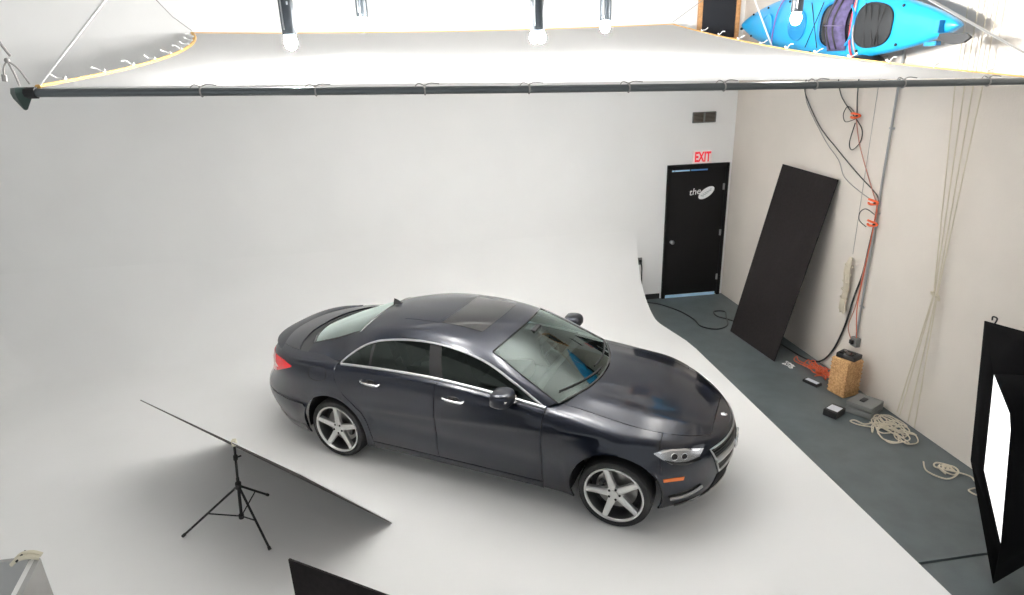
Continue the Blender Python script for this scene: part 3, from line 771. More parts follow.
# wheels
def wheel(cx, side, rot):
    e = bpy.data.objects.new('wheel', None); C.objects.link(e); e.parent = CAR; e.location = (cx, side*.80, .318); e.scale = (.96, 1, .96); e['own_space'] = 1
    g = G(); prof_ = [(.262, .10), (.275, .112), (.300, .116), (.318, .108), (.328, .088), (.331, .05), (.331, -.05), (.328, -.09), (.31, -.11), (.262, -.10), (.262, .10)]
    g.lathe([(r_, side*h) for r_, h in prof_], (0, 0, 0), 'y', 56, capped=False); build('tyre', g, M_tyre, e)
    g = G(); prof_ = [(.268, .112), (.262, .118), (.252, .114), (.245, .100)]
    g.lathe([(r_, side*h) for r_, h in prof_], (0, 0, 0), 'y', 56, capped=False); build('rim', g, M_alloy, e)
    g = G(); g.lathe([(r_, side*h) for r_, h in [(.245, .100), (.238, .06), (.235, -.09), (.262, -.10)]], (0, 0, 0), 'y', 48, capped=False); build('rim_barrel', g, M_alloyd, e)
    g = G(); g.lathe([(0, side*-.02), (.235, side*-.02)], (0, 0, 0), 'y', 40, capped=False); build('rim_back', g, M_black, e)
    g = G(); g.lathe([(.07, 0), (.185, 0), (.185, side*.018), (.07, side*.018)], (0, side*-.01, 0), 'y', 40); build('brake_disc', g, mat('brake_steel', (.35, .34, .33), .35, metal=.9), e)
    g = G(); g.tube([V(.135*math.cos(a), side*.025, .135*math.sin(a)) for a in [R((150 if cx > 0 else 330)+i*8) for i in range(7)]], .034, 8, flat=.7); build('brake_caliper', g, M_alloyd, e)
    for k in range(5):
        a = R(rot+72*k); ca, sa = math.cos(a), math.sin(a)
        def P(r_, w_, h): return V(r_*ca-w_*sa, side*h, r_*sa+w_*ca)
        g = G(); sec = [(.045, .040, .088, .058), (.10, .034, .094, .060), (.18, .029, .100, .062), (.249, .027, .108, .060)]
        vs = []
        for r_, w_, h, hb in sec: vs += [P(r_, -w_, hb), P(r_, -w_*.92, h-.006), P(r_, -w_*.6, h), P(r_, w_*.6, h), P(r_, w_*.92, h-.006), P(r_, w_, hb)]
        fs = [(i*6+j, i*6+j+1, (i+1)*6+j+1, (i+1)*6+j) for i in range(3) for j in range(5)]+[(0, 1, 2, 3, 4, 5), (23, 22, 21, 20, 19, 18)]
        g.add(vs, fs); build('spoke', g, M_alloy, e)
        g = G(); b_ = V(.052*math.cos(a+R(36)), side*.095, .052*math.sin(a+R(36))); g.lathe([(0, 0), (.011, 0), (.011, side*.004), (0, side*.004)], b_, 'y', 10, capped=False); build('bolt_hole', g, M_black, e)
    g = G(); g.lathe([(.078, side*.055), (.072, side*.088), (.040, side*.093), (.036, side*.098), (0, side*.101)], (0, 0, 0), 'y', 32, capped=False); build('wheel_hub', g, M_alloy, e)
for cx, side, rot in ((1.437, -1, 180), (1.437, 1, 0), (-1.437, -1, 162), (-1.437, 1, 36)): wheel(cx, side, rot)

# ---------------------------------------------------------------- leaning black panel, reflector board on its stand, flats in the foreground
q = [V(-.63, -1.59, 0), V(-.555, -2.66, 0), V(-.05, -2.72, 2.36), V(-.075, -1.56, 2.40)]
g = G(); g.slab(q, -.012); tag(build('leaning_panel', g, M_foam, base=(-.6, -2.1, 0)), 'tall black foam board leaning against the right wall', 'panel')
rb_ = thing('reflector_board', 'long thin board resting on its edge and leaning on the black tripod beside the car', 'board', (-6.3, -4.1, 0))
FL, FR, NR, NL = V(-7.21, -3.29, .022), V(-5.43, -4.95, .022), V(-5.98, -5.49, .98), V(-7.75, -3.80, .87)
n_b = (FR-FL).cross(NL-FL).normalized()
if n_b.z < 0: n_b = -n_b
g = G(); g.hexa([FL, FR, NR, NL], [p+n_b*.008 for p in (FL, FR, NR, NL)]); build('white_face', g, M_foamw, rb_)['label'] = 'white face towards the car'
g = G(); g.hexa([p-n_b*.006 for p in (FL, FR, NR, NL)], [FL, FR, NR, NL]); build('dark_back', g, mat('board_back', (.07, .06, .055), .8, noise=.1), rb_)['label'] = 'dark brown back'
lsd = thing('light_stand', 'black tripod light stand holding up the long board beside the car', 'light stand', (-6.775, -4.70, .012))
B0 = V(-6.74, -4.72, 0); LEAN = V(.13, -.14, .93)/.93
z0 = .012
g = G(); g.tube([(B0+LEAN*.10), (B0+LEAN*.55)], .013, 10); g.tube([(B0+LEAN*.5), (B0+LEAN*.88)], .010, 10); build('pole', g, M_black, lsd)
g = G(); g.tube([(B0+LEAN*.44), (B0+LEAN*.50)], .024, 10); build('collar', g, M_black, lsd)
g = G(); g.tube([(B0+LEAN*.10), (B0+LEAN*.14)], .022, 10); build('lower_collar', g, M_black, lsd)
g = G(); g.tube([(B0+LEAN*.75), (B0+LEAN*.79)], .018, 10); g.tube([(B0+LEAN*.77), (B0+LEAN*.77)+V(.04, .02, 0)], .007, 6); build('knob', g, M_black, lsd)
for fx, fy in ((-7.21, -4.79), (-6.42, -5.10), (-6.60, -4.34)):
    f = V(fx, fy, z0+.012); top = (B0+LEAN*.47)
    g = G(); g.tube([top, f], .010, 8); lg = build('leg', g, M_black, lsd)
    g = G(); g.tube([f+(f-top).normalized()*-.03, f], .014, 8); build('rubber_foot', g, M_black, lg)
    md = top.lerp(f, .55); g = G(); g.tube([(B0+LEAN*.12), md], .006, 6); build('brace', g, M_black, lsd)
g = G(); g.box(B0+LEAN*.925, (.03, .04, .05)); build('top_clip', g, M_cream, lsd)

def vflat(name, lab, P, Q_, H_, th, mt, mt2=None):
    """upright panel whose top edge runs from P to Q_"""
    t = thing(name, lab, 'panel', (P[0], P[1], .012)); P = V(*P, H_); Q_ = V(*Q_, H_)
    n = (Q_-P).cross(V(0, 0, 1)).normalized()*th
    a = [V(P.x, P.y, .013), V(Q_.x, Q_.y, .013), Q_, P]
    g = G(); g.hexa(a, [p+n*.5 for p in a]); build('panel_face', g, mt, t)
    g = G(); g.hexa([p+n*.5 for p in a], [p+n for p in a]); build('panel_back', g, mt2 or mt, t)
    return t
vflat('foreground_flat', 'black board standing upright in the foreground at the bottom edge', (-5.81, -6.61), (-4.72, -7.32), 1.2, .012, M_foam)
vflat('grey_flat', 'grey board facing the camera in the bottom left corner', (-6.89, -6.865), (-7.95, -6.85), 1.6, .02, M_foamg)
vflat('angled_flat', 'grey board with a thick pale edge, turned sideways in the bottom left corner', (-6.835, -6.865), (-6.66, -7.75), 1.6, .045, M_foamg, M_foamw)
cl = thing('spring_clamp', 'cream plastic spring clamp gripping the tops of the two grey boards', 'clamp', (-6.9, -6.85, 1.6))
for sg in (-1, 1):
    g = G(); g.tube(smooth_path([(-6.835, -6.86+sg*.010, 1.605), (-6.87, -6.865+sg*.014, 1.625), (-6.91, -6.875+sg*.018, 1.628), (-6.935, -6.885+sg*.02, 1.612)]), .013, 8, flat=.7)
    build('jaw', g, M_cream, cl)
g = G(); g.tube([(-6.905, -6.91, 1.63), (-6.905, -6.84, 1.63)], .005, 8); build('pivot', g, M_black, cl)

# ---------------------------------------------------------------- clutter along the right wall
wb = thing('woven_block', 'tan woven straw block stool standing by the right wall', 'stool', (-.22, -3.6, 0))
cxb, cyb, rb = -.235, -3.60, R(12)
g = G(); g.box((cxb, cyb, .23), (.23, .23, .45), rb); build('woven_body', g, M_cork, wb, bevel=.012)
for k in range(9):
    g = G(); z = .03+k*.050; e = [Matrix.Rotation(rb, 3, 'Z') @ V(sx*.114, sy*.114, 0)+V(cxb, cyb, z) for sx, sy in ((1, 1), (-1, 1), (-1, -1), (1, -1))]
    g.tube(e, .008, 6, closed=True); build('woven_band', g, M_cork, wb)
bb = thing('black_adapter', 'black power adapter box resting on top of the woven block', 'power box', (cxb, cyb, .455))
g = G(); g.box((cxb+.01, cyb, .485), (.17, .22, .055), rb+.25); build('adapter_body', g, M_black, bb, bevel=.012)
g = G(); g.box((cxb-.01, cyb, .518), (.10, .14, .012), rb+.25); build('adapter_top', g, M_gloss, bb, bevel=.003)
for nm, lab, (x, y), (sx, sy, sz), rr in (('flat_battery', 'flat black battery with a pale label lying on the floor by the orange cord', (-.44, -3.32), (.10, .20, .035), .35),
                                    ('battery_pack', 'thicker black battery pack with a pale label in front of the grey case', (-.63, -4.02), (.20, .15, .075), .5)):
    t = thing(nm, lab, 'battery', (x, y, 0)); g = G(); g.box((x, y, sz/2), (sx, sy, sz), rr); build('battery_body', g, M_black, t, bevel=.008)
    g = G(); g.box((x, y, sz+.001), (sx*.6, sy*.8, .004), rr); build('label_plate', g, M_screen, t)
gc = thing('grey_case', 'grey hard case lying open a crack at the foot of the right wall', 'case', (-.27, -4.02, 0))
g = G(); g.box((-.27, -4.02, .04), (.34, .27, .07), .55); build('case_base', g, M_case, gc, bevel=.012)
g = G(); g.box((-.27, -4.02, .105), (.34, .27, .05), .55, ('Y', R(5))); build('case_lid', g, M_case, gc, bevel=.012)
g = G(); g.box((-.28, -4.01, .135), (.12, .05, .014), .55, ('Y', R(5))); build('case_handle', g, M_black, gc, bevel=.003)
# orange cord heap
def loops(cx, cy, rx, ry, n, rmin, rmax, zmax, r_):
    pts = []; a = 0
    for i in range(n):
        c = (cx+random.uniform(-rx, rx), cy+random.uniform(-ry, ry)); rr = random.uniform(rmin, rmax); el = random.uniform(.6, 1)
        sgn = random.choice((-1, 1)); a0 = random.uniform(0, 6.28)
        for j in range(random.choice((5, 7, 8))):
            a = a0+sgn*j*.95; pts.append((c[0]+rr*math.cos(a)*el, c[1]+rr*math.sin(a), r_+zmax*random.random()))
    return smooth_path(pts, 5)
random.seed(11)
def heap(cx, cy, rx, ry, n, zmax, r_, loops=1.0, drift=0):
    pts = []
    for i in range(n):
        a = i*2.4*loops+random.uniform(-.5, .5); k = random.uniform(.35, 1)
        pts.append((cx+rx*k*math.cos(a)+drift*(i/n-.5), cy+ry*k*math.sin(a), r_+zmax*random.random()*(1-k*.5)))
    return smooth_path(pts, 8)
g = G(); g.tube(loops(-.19, -3.06, .09, .20, 14, .04, .10, .08, .006), .0065, 6); g.tube(smooth_path([(-.2, -2.9, .01), (-.24, -2.72, .01), (-.2, -2.6, .01), (-.3, -2.72, .01), (-.22, -2.95, .01)]), .0065, 6)
tag(build('orange_cord', g, M_cordo, base=(-.17, -3.0, 0)), 'tangled heap of orange extension cord on the floor beside the woven block', 'cord')
g = G(); g.tube(loops(-.44, -2.83, .04, .08, 5, .02, .04, .02, .006), .004, 6)
tag(build('white_cord_scrap', g, M_ropew, base=(-.4, -2.75, 0)), 'small scrap of white cord on the floor left of the orange cord', 'cord')
rp = thing('rope_pile', 'loose pile of off-white rope on the grey floor under the hanging ropes', 'rope', (-.28, -4.5, 0))
random.seed(5)
g = G(); g.tube(loops(-.28, -4.44, .11, .22, 15, .05, .15, .05, .008), .0065, 6); build('tangle', g, M_rope, rp)
g = G(); g.tube(smooth_path([(-.40, -4.36, .01), (-.52, -4.28, .01), (-.56, -4.20, .01), (-.50, -4.19, .01), (-.46, -4.28, .012), (-.36, -4.3, .012), (-.42, -4.45, .01), (-.46, -4.58, .012), (-.36, -4.66, .012), (-.28, -4.55, .02)]), .0075, 6); build('loose_end', g, M_rope, rp)
g = G(); g.tube(smooth_path([(-.36, -5.0, .01), (-.44, -5.14, .01), (-.36, -5.28, .012), (-.22, -5.25, .03), (-.16, -5.15, .02), (-.26, -5.05, .02), (-.34, -5.12, .03), (-.22, -5.22, .03), (-.12, -5.28, .01), (-.14, -5.36, .01), (-.20, -5.5, .01), (-.28, -5.53, .01), (-.30, -5.46, .01), (-.22, -5.44, .01)]), .0075, 6)
g.tube(loops(-.25, -5.17, .03, .05, 4, .03, .08, .03, .01), .0075, 6)
tag(build('small_rope_coil', g, M_rope, base=(-.25, -5.2, 0)), 'small knotted bundle of off-white rope on the floor near the softbox', 'rope')
# hanging ropes to the pile
for k, (y1, y0, x_) in enumerate(((-4.10, -4.26, -.04), (-4.22, -4.33, -.05), (-4.31, -4.46, -.045), (-4.42, -4.58, -.055))):
    g = G(); g.tube([(x_, y1+.04, 6.1), (x_, y1-.04, 3.5), (x_-.01, -4.395-.02*k, 1.5), (x_-.03-.015*k, y0, .10)], .0055, 6)
    tag(build('hanging_rope', g, M_rope, base=(-.05, y0, 0)), ['leftmost strand of the bundle of ropes hanging down the right wall', 'second strand from the left of the ropes hanging down the right wall', 'third strand from the left of the ropes hanging down the right wall', 'rightmost strand of the bundle of ropes hanging down the right wall'][k], 'rope', 'ropes hanging on the right wall')
for (y, z) in ((-4.40, 1.50), (-4.46, 1.48)):
    g = G(); g.tube(smooth_path([(-.06, y-.015, z), (-.085, y, z+.02), (-.06, y+.02, z), (-.04, y, z-.03), (-.07, y-.01, z+.03)]), .010, 6)
    tag(build('rope_knot', g, M_rope, base=(-.06, y, z)), 'knot in the hanging ropes at chest height, '+('left one' if y > -4.43 else 'right one'), 'knot', 'knots in the hanging ropes')
# rope hank
hk = thing('rope_hank', 'long hank of coiled beige rope hanging on the right wall beside the leaning panel', 'rope', (-.05, -3.14, 1.5))
g = G(); g.tube([(-.03, -3.13, 3.6), (-.035, -3.15, 1.56)], .003, 5); build('hanging_string', g, M_ropeg, hk)
for k in range(7):
    g = G(); o = (k-3)*.012
    g.tube(smooth_path([(-.045, -3.15+o*.4, 1.52), (-.06-.008*(k % 3), -3.145+o+.012, 1.38), (-.055-.01*(k % 2), -3.14+o-.01, 1.15), (-.06, -3.145+o+.01, .95), (-.05, -3.14+o*1.6, .86-.02*(k % 3))]), .011, 6); build('rope_strand', g, M_rope, hk)
for k in range(5):
    g = G(); z = 1.02+k*.1; g.tube([V(-.06, -3.145, z)+V(.034*math.cos(2*PI*j/12), .047*math.sin(2*PI*j/12), .012*math.sin(2*PI*j/12)) for j in range(12)], .006, 5, closed=True); build('rope_wrap', g, M_rope, hk)
# conduit with box
cd = thing('wall_conduit', 'grey electrical conduit running down the right wall to a small box', 'conduit', (-.03, -3.42, .5))
g = G(); g.tube([(-.025, -3.42, 6.15), (-.025, -3.415, .62)], .012, 8); build('conduit_pipe', g, M_grey, cd)
g = G(); g.box((-.03, -3.42, .56), (.06, .10, .11)); build('junction_box', g, M_case, cd, bevel=.006)
g = G(); g.box((-.075, -3.41, .56), (.03, .05, .05)); build('plug', g, M_black, cd, bevel=.005)
for k, z in enumerate((2.1, 3.0, 1.0)):
    g = G(); g.box((-.02, -3.42, z), (.012, .07, .02)); build('strap', g, M_steel, cd)
# cables with orange clamps
cabs = [('black cable drooping from the silk pipe in a long curve', [(-.03, -1.80, 3.45), (-.03, -1.83, 3.30), (-.03, -2.2, 2.94), (-.03, -2.6, 2.70), (-.03, -3.0, 2.48), (-.03, -3.36, 2.30), (-.035, -3.42, 2.22)], M_cable, .006),
        ('grey cable drooping lower beside the long curved one', [(-.03, -1.81, 3.45), (-.03, -1.88, 3.2), (-.03, -2.35, 2.78), (-.03, -2.65, 2.58), (-.03, -2.8, 2.40), (-.03, -3.1, 2.28), (-.035, -3.41, 2.20)], M_ropeg, .005),
        ('black cable looping under the upper orange clamp', [(-.03, -2.45, 3.45), (-.03, -2.56, 3.28), (-.03, -2.80, 3.10), (-.03, -2.87, 3.05), (-.03, -2.98, 2.95), (-.03, -2.98, 2.82), (-.03, -2.86, 2.72), (-.03, -2.80, 2.80), (-.03, -2.85, 3.02)], M_cable, .006),
        ('small black cable loop left of the upper orange clamp', [(-.03, -2.84, 3.06), (-.03, -2.68, 3.02), (-.03, -2.62, 3.10), (-.03, -2.68, 3.19), (-.03, -2.80, 3.14)], M_cable, .005),
        ('black cable running straight down to the upper orange clamp', [(-.03, -2.80, 3.5), (-.03, -2.82, 3.3), (-.03, -2.86, 3.1)], M_cable, .007),
        ('reddish cord running from the upper orange clamp down to the lower clamps', [(-.03, -2.86, 3.05), (-.03, -2.97, 2.8), (-.03, -3.17, 2.5), (-.03, -3.33, 2.28), (-.03, -3.42, 2.15), (-.03, -3.40, 1.8), (-.03, -3.36, 1.4), (-.03, -3.33, 1.0), (-.03, -3.26, .7), (-.03, -3.34, .56)], M_cordp, .006),
        ('red extension cord hanging beside the grey conduit', [(-.04, -3.42, 2.2), (-.04, -3.41, 1.8), (-.04, -3.38, 1.3), (-.04, -3.37, .95), (-.04, -3.44, .62)], M_cordo, .005),
        ('short black cable curl at the lower orange clamp', [(-.04, -3.40, 2.08), (-.06, -3.28, 2.12), (-.05, -3.18, 2.06), (-.05, -3.19, 1.97), (-.04, -3.30, 1.92)], M_cable, .005)]
for lab, pts, mt, r_ in cabs:
    up_ = [V(pts[0][0], pts[0][1]+.02, 6.15)] if pts[0][2] > 3.3 else []
    g = G(); g.tube(up_+smooth_path(pts), r_, 6); tag(build('wall_cable', g, mt, base=pts[0]), lab, 'cable')
for lab, c in (('orange spring clamp holding cables near the top of the right wall', (-.05, -2.86, 3.10)), ('orange clamp on the conduit at the cable knot, upper of the lower two', (-.05, -3.36, 2.21)), ('orange clamp below the cable knot, lowest of the three on the wall', (-.05, -3.40, 1.98))):
    t = thing('cable_clamp', lab, 'clamp', c, 'orange clamps on the right wall'); c = V(*c)
    for sg in (-1, 1):
        g = G(); g.tube(smooth_path([c+V(0, .07, .02*sg), c+V(-.02, .01, .024*sg), c+V(0, -.05, .012*sg), c+V(0, -.075, .002*sg)]), .013, 8); build('jaw', g, M_orange, t)
    g = G(); g.tube([c+V(-.03, -.05, 0), c+V(.03, -.05, 0)], .010, 8); build('pivot', g, M_black, t)

# ---------------------------------------------------------------- softbox at the right edge
sb = thing('softbox', 'large black fabric softbox with a white front at the right edge', 'softbox', (-.5, -6.3, 0))
F0, F1, F2 = V(-.702, -5.60, 1.741), V(-.851, -5.90, .699), V(-1.02, -6.45, .03)
D0, D1, D2 = V(-.897, -5.95, 1.478), V(-.943, -6.10, .758), V(-.922, -6.35, .276)
N_ = dict(A=V(-1.293, -6.3, 1.692), B=V(-1.449, -6.6, 1.589), C=V(-1.408, -6.6, 1.463), D=V(-1.366, -6.7, .652), E=V(-1.02, -6.45, .03), F=V(-.663, -6.6, .537), G=V(-.919, -6.5, 1.723), T=V(-.69, -6.3, 1.83))
AP = V(-.16, -6.15, 1.05)
g = G(); g.add([F0, F1, F2, D2, D1, D0], [(0, 1, 4, 5), (1, 2, 3, 4)]); g.add([F0, D0, N_['G'], N_['T']], [(0, 1, 2, 3)]); build('front_lip', g, M_fabric, sb, solid=.008, weld=False)
g = G(); g.add([D0, D1, D2, N_['D'], N_['F']+V(.1, .1, 0), N_['G']+V(.1, .1, 0)], [(0, 1, 2, 3, 4, 5)]); g.v = [p for p in g.v]; build('diffuser', g, M_diff, sb)['label'] = 'white diffuser'
g = G(); g.add([N_['A'], N_['B'], N_['C'], N_['D'], N_['E'], N_['F'], N_['G']], [(0, 1, 6), (1, 2, 5, 6), (2, 3, 5), (3, 4, 5)]); build('near_side', g, M_fabric, sb, solid=.006)
g = G(); g.add([F0, F1, F2, N_['F'], N_['T'], AP], [(1, 0, 5), (2, 1, 5), (3, 2, 5), (4, 3, 5), (0, 4, 5)]); build('shell', g, M_fabric, sb, solid=.006)
for f in (.12, .5):
    p = F0.lerp(N_['T'], f); g = G(); g.tube(smooth_path([p, p+V(.01, 0, .04), p+V(-.02, .01, .055), p+V(-.03, 0, .03)]), .006, 6); build('hook', g, M_black, sb)

# ---------------------------------------------------------------- overhead silk, its pipe and ropes
PY, PZL, PZR, PXL, PXR = -5.0, 3.655, 3.475, -7.38, -.06
pipe = thing('silk_pipe', 'long dark grey pipe crossing the top of the picture, carrying the silk', 'pipe', (-3.7, PY, 3.56))
def pz(x): 
    f = (x-PXL)/(PXR-PXL); return PZL+(PZR-PZL)*f-.015*math.sin(PI*f)
g = G(); g.tube([(PXL+(PXR-PXL)*i/24, PY, pz(PXL+(PXR-PXL)*i/24)) for i in range(25)], .026, 12); build('pipe_tube', g, M_pipe, pipe)
g = G(); g.lathe([(.0, -.105), (.012, -.10), (.055, -.03), (.062, 0), (.055, .03), (0, .035)], (PXL+.01, PY, PZL+.0), 'z', 4, capped=False); build('corner_bracket', g, mat('bracket_green', (.02, .045, .04), .5), pipe)
g = G(); g.tube([(PXL+.03, PY, pz(PXL+.03)), (PXL+.10, PY, pz(PXL+.1))], .036, 10); build('end_collar', g, M_black, pipe)
silk = thing('silk', 'huge white translucent silk stretched over the car like a ceiling', 'silk', (-4.2, -2.6, 3.9))
NLc, NRc, FLc, FRc = V(PXL+.10, PY+.03, PZL+.03), V(PXR-.12, PY+.03, PZR+.03), V(-7.69, -.42, 4.30), V(-1.28, -.42, 4.255)
def silk_p(s, t):       # s left-right, t near-far
    p = NLc.lerp(NRc, s).lerp(FLc.lerp(FRc, s), t)
    bow = 4*s*(1-s)
    p.z -= .10*math.sin(PI*t)*(.4+.6*bow)+.05*bow*t**3*.8
    p.z += .010*math.sin(s*23+t*3)*math.sin(PI*t)
    e = 4*t*(1-t)
    p.x += (.32*e*(1-s)**3)-(.22*e*s**3)
    return p
g = G(); g.grid(silk_p, 60, 40); build('cloth', g, M_silk, silk, angle=80)
for nm, fn, r_ in (('far_hem', lambda t: silk_p(t, 1), .012), ('left_hem', lambda t: silk_p(0, t), .022), ('right_hem', lambda t: silk_p(1, t), .013)):
    g = G(); g.tube([fn(i/40)+V(0, 0, .004) for i in range(41)], r_, 6, flat=.6); build(nm, g, M_yel, silk)['label'] = 'yellow hem tape'
for sd in (0, 1):
    for k in range(11 if sd else 9):
        t = .06+k*(.085 if sd else .1); p = silk_p(sd, t); sg = -1 if sd == 0 else 1
        g = G(); g.tube(smooth_path([p, p+V(sg*.03, 0, .02), p+V(sg*.07, .02, .025+.012*(k % 3)), p+V(sg*.10, .01, .05)]), .006, 5)
        g.tube([p+V(sg*.0, -.03, .012), p+V(sg*.03, .05, .03)], .009, 5)
        build('edge_tie', g, M_tie, silk)
for k in range(9):
    x = -6.3+k*.72; z = pz(x); g = G()
    g.tube([V(x, PY+.029*math.cos(2*PI*j/12), z+.029*math.sin(2*PI*j/12)) for j in range(12)], .006, 5, closed=True)
    g.tube(smooth_path([(x, PY, z+.03), (x+.04, PY, z+.045), (x+.10, PY-.01, z+.038)]), .0035, 5); g.tube(smooth_path([(x, PY, z+.03), (x-.04, PY, z+.045), (x-.07, PY-.01, z+.02)]), .0035, 5); g.sphere((x, PY-.01, z+.028), .010, 8, 5)
    build('pipe_tie', g, M_ropeg, pipe)
ropes = [('white rope rising from the left end of the silk pipe to the ceiling', [(-7.25, -5, 3.70), (-6.76, -5, 4.17), (-4.70, -5, 6.15)], M_ropew, .007),
         ('dark rope rising left from the bracket at the end of the silk pipe', [(-7.37, -5, 3.87), (-7.41, -5, 3.95), (-8.5, -5, 6.15)], M_ropeg, .008),
         ('long white rope slanting across the top right corner of the picture', [(-.10, -4.9, 3.655), (-1.07, -4.9, 4.08), (-5.8, -4.9, 6.15)], M_ropew, .009),
         ('white rope running in front of the left half of the kayak', [(-.42, -1.62, 3.86), (-.50, -1.2, 4.47), (-.72, -.2, 6.15)], M_ropew, .010),
         ('thin rope rising from the far left corner of the silk', [FLc+V(0, 0, .03), V(-7.9, -.38, 4.5), V(-9.2, -.34, 6.15)], M_ropeg, .005),
         ('thin rope rising from the far right corner of the silk', [FRc+V(0, 0, .03), V(-.75, -.38, 4.62), V(-.12, -.34, 5.3)], M_ropeg, .004)]
for lab, pts, mt, r_ in ropes:
    g = G(); g.tube(pts, r_, 6); tag(build('support_rope', g, mt, base=pts[0]), lab, 'rope')
kn = thing('bracket_rope', 'dark rope sling with a frayed knot at the left end of the silk pipe', 'rope', (PXL, PY, PZL+.2))
kp = V(PXL-.0, PY-.03, PZL+.19)
g = G(); g.tube(smooth_path([kp, kp+V(-.03, 0, -.04), kp+V(-.04, 0, -.08)]), .005, 6); g.tube([kp+V(-.04, 0, -.08), kp+V(-.045, 0, -.12)], .014, 6); g.tube(smooth_path([kp, kp+V(.02, 0, -.08), kp+V(.03, 0, -.15)]), .006, 6); g.tube(smooth_path([kp, kp+V(.05, 0, -.05), kp+V(.09, 0, -.14)]), .005, 6); build('sling', g, M_ropeg, kn)
g = G(); g.sphere(kp, .016, 10, 6); build('knot', g, M_ropeg, kn)

# flash heads above the silk: each throws its own light
for k, (x, y, z, r_, lab) in enumerate(((-5.80, -4.4, 3.94, .052, 'leftmost flash head hanging above the silk'), (-5.33, -3.5, 4.125, .049, 'second flash head from the left, short and high at the top edge'), (-3.94, -4.3, 3.93, .055, 'middle flash head, with a double bright tip'), (-3.16, -3.5, 4.05, .052, 'fourth flash head from the left, right of the middle one'), (-1.59, -4.0, 4.04, .049, 'rightmost flash head, hanging in front of the blue kayak'))):
    t = thing('flash_head', lab, 'studio light', (x, y, z), 'flash heads above the silk')
    g = G(); g.lathe([(r_*.93, .05), (r_, .06), (r_, .36), (r_*.9, .38), (r_*.9, .46), (r_, .48), (r_, .78), (r_*.6, .80), (0, .80)], (x, y, z), 'z', 24, capped=False); build('housing', g, M_lampb, t)
    for a in (0, 120, 240):
        g = G(); g.tube([(x+r_*1.02*math.cos(R(a)), y+r_*1.02*math.sin(R(a)), z+.08), (x+r_*1.02*math.cos(R(a)), y+r_*1.02*math.sin(R(a)), z+.76)], .006, 5); build('cooling_rib', g, M_steel, t)
    g = G(); g.lathe([(0, .06), (r_*.93, .05), (r_*.93, .045), (r_*.5, .04), (0, .04)], (x, y, z), 'z', 20, capped=False); build('reflector', g, M_chrome, t)
    if k == 2:
        g = G(); g.sphere((x-.03, y, z), .034, 14, 8, (1, 1, 1.3)); g.sphere((x+.03, y, z), .034, 14, 8, (1, 1, 1.3))
    else:
        g = G(); g.sphere((x, y, z), .045, 16, 10, (1, 1, 1.25))
    build('glass_dome', g, M_dome2 if k == 4 else M_dome, t)
    g = G(); g.tube([(x, y, z+.80), (x, y, 6.15)], .014, 8); build('drop_pole', g, M_steel, t)
    if k == 0:
        g = G()
        for j in range(8): g.box((x+.02, y-r_-.002, z+.5-j*.035), (.012, .004, .022))
        build('pale_lettering', g, M_screen, t)

# ---------------------------------------------------------------- kayak on the right wall, blackboard on the back wall
ky = thing('kayak', 'bright blue kayak stored on its side high on the right wall', 'kayak', (-.3, -2.45, 4.0))
KA, KB = V(-.27, -.52, 4.215), V(-.27, -4.36, 3.93)
kd = (KB-KA).normalized(); ku = V(0, 0, 1)-kd*kd.z; ku.normalize(); kx = V(-1, 0, 0); KL = (KB-KA).length
def kw(s): return .365*(max(0, math.sin(PI*min(1, max(0, s))**.95))**.72)
def kayp(s, a):     # a: angle around the section, 0 = +up edge, pi/2 = deck side (-x), 3pi/2 = hull side (wall)
    c = KA+kd*(KL*s); w_ = kw(s); dk = .10*(w_/.365)**.5+.02; hl = .17*(w_/.365)**.6
    x = math.sin(a); rise = .07*abs(2*s-1)**3
    return c+ku*(w_*math.copysign(abs(math.cos(a))**.85, math.cos(a)))+kx*((dk*abs(x)**.8+rise*0) if x > 0 else -hl*abs(x)**.9)
g = G(); g.grid(lambda s, t: kayp(.5-.5*math.cos(PI*s)*.9999, PI*t), 48, 16); build('deck', g, M_blue, ky, angle=60)
g = G(); g.grid(lambda s, t: kayp(.5-.5*math.cos(PI*s)*.9999, PI+PI*t), 48, 12); build('hull', g, M_blued, ky, angle=60)
def kdeck(s, v_, off=0):
    a = math.acos(max(-1, min(1, v_))); p = kayp(s, a); return p+kx*off
def oval(sc_, ls, lw, n=40, off=.0, pw=.75, v0=0):
    return [kdeck(sc_+ls*math.copysign(abs(math.cos(2*PI*k/n))**pw, math.cos(2*PI*k/n)), v0+lw*math.copysign(abs(math.sin(2*PI*k/n))**pw, math.sin(2*PI*k/n)), off) for k in range(n)]
def ovmesh(nm, s_, ls, lw, mt, off, par, ring=None, pw=.75, v0=0):
    g = G(); P = oval(s_, ls, lw, off=off, pw=pw, v0=v0); c = kdeck(s_, v0, off+.012); g.add(P+[c], [(k, (k+1) % 40, 40) for k in range(40)]); g.tube(P, .010, 6, closed=True)
    return build(nm, g, mt, par)
h_ = ovmesh('stern_hatch', .745, .066, .66, M_hatch, .012, ky); h_['label'] = 'black oval hatch cover'
for a, b_ in ((-.04, -.02), (-.02, .01), (.01, .03), (.035, .015)):
    g = G(); g.tube([kdeck(.745+a, .64, .035), kdeck(.745+b_, -.64, .035)], .006, 5); build('bungee', g, M_black, ky)
g = G(); g.tube(oval(.595, .075, .62, off=.015), .016, 6, closed=True); build('cockpit_rim', g, M_blued, ky)
ovmesh('cockpit', .595, .073, .60, M_gloss, .006, ky)
ovmesh('day_hatch', .40, .045, .40, M_blued, .008, ky, pw=1)
ovmesh('front_hatch', .22, .03, .40, M_blue, .012, ky, pw=1)
for s_ in (.10, .20, .33, .48, .69, .83):
    for v_ in (-.75, .75):
        g = G(); p = kdeck(s_, v_, .012); g.sphere(p, .014, 8, 6); build('deck_fitting', g, M_black, ky)
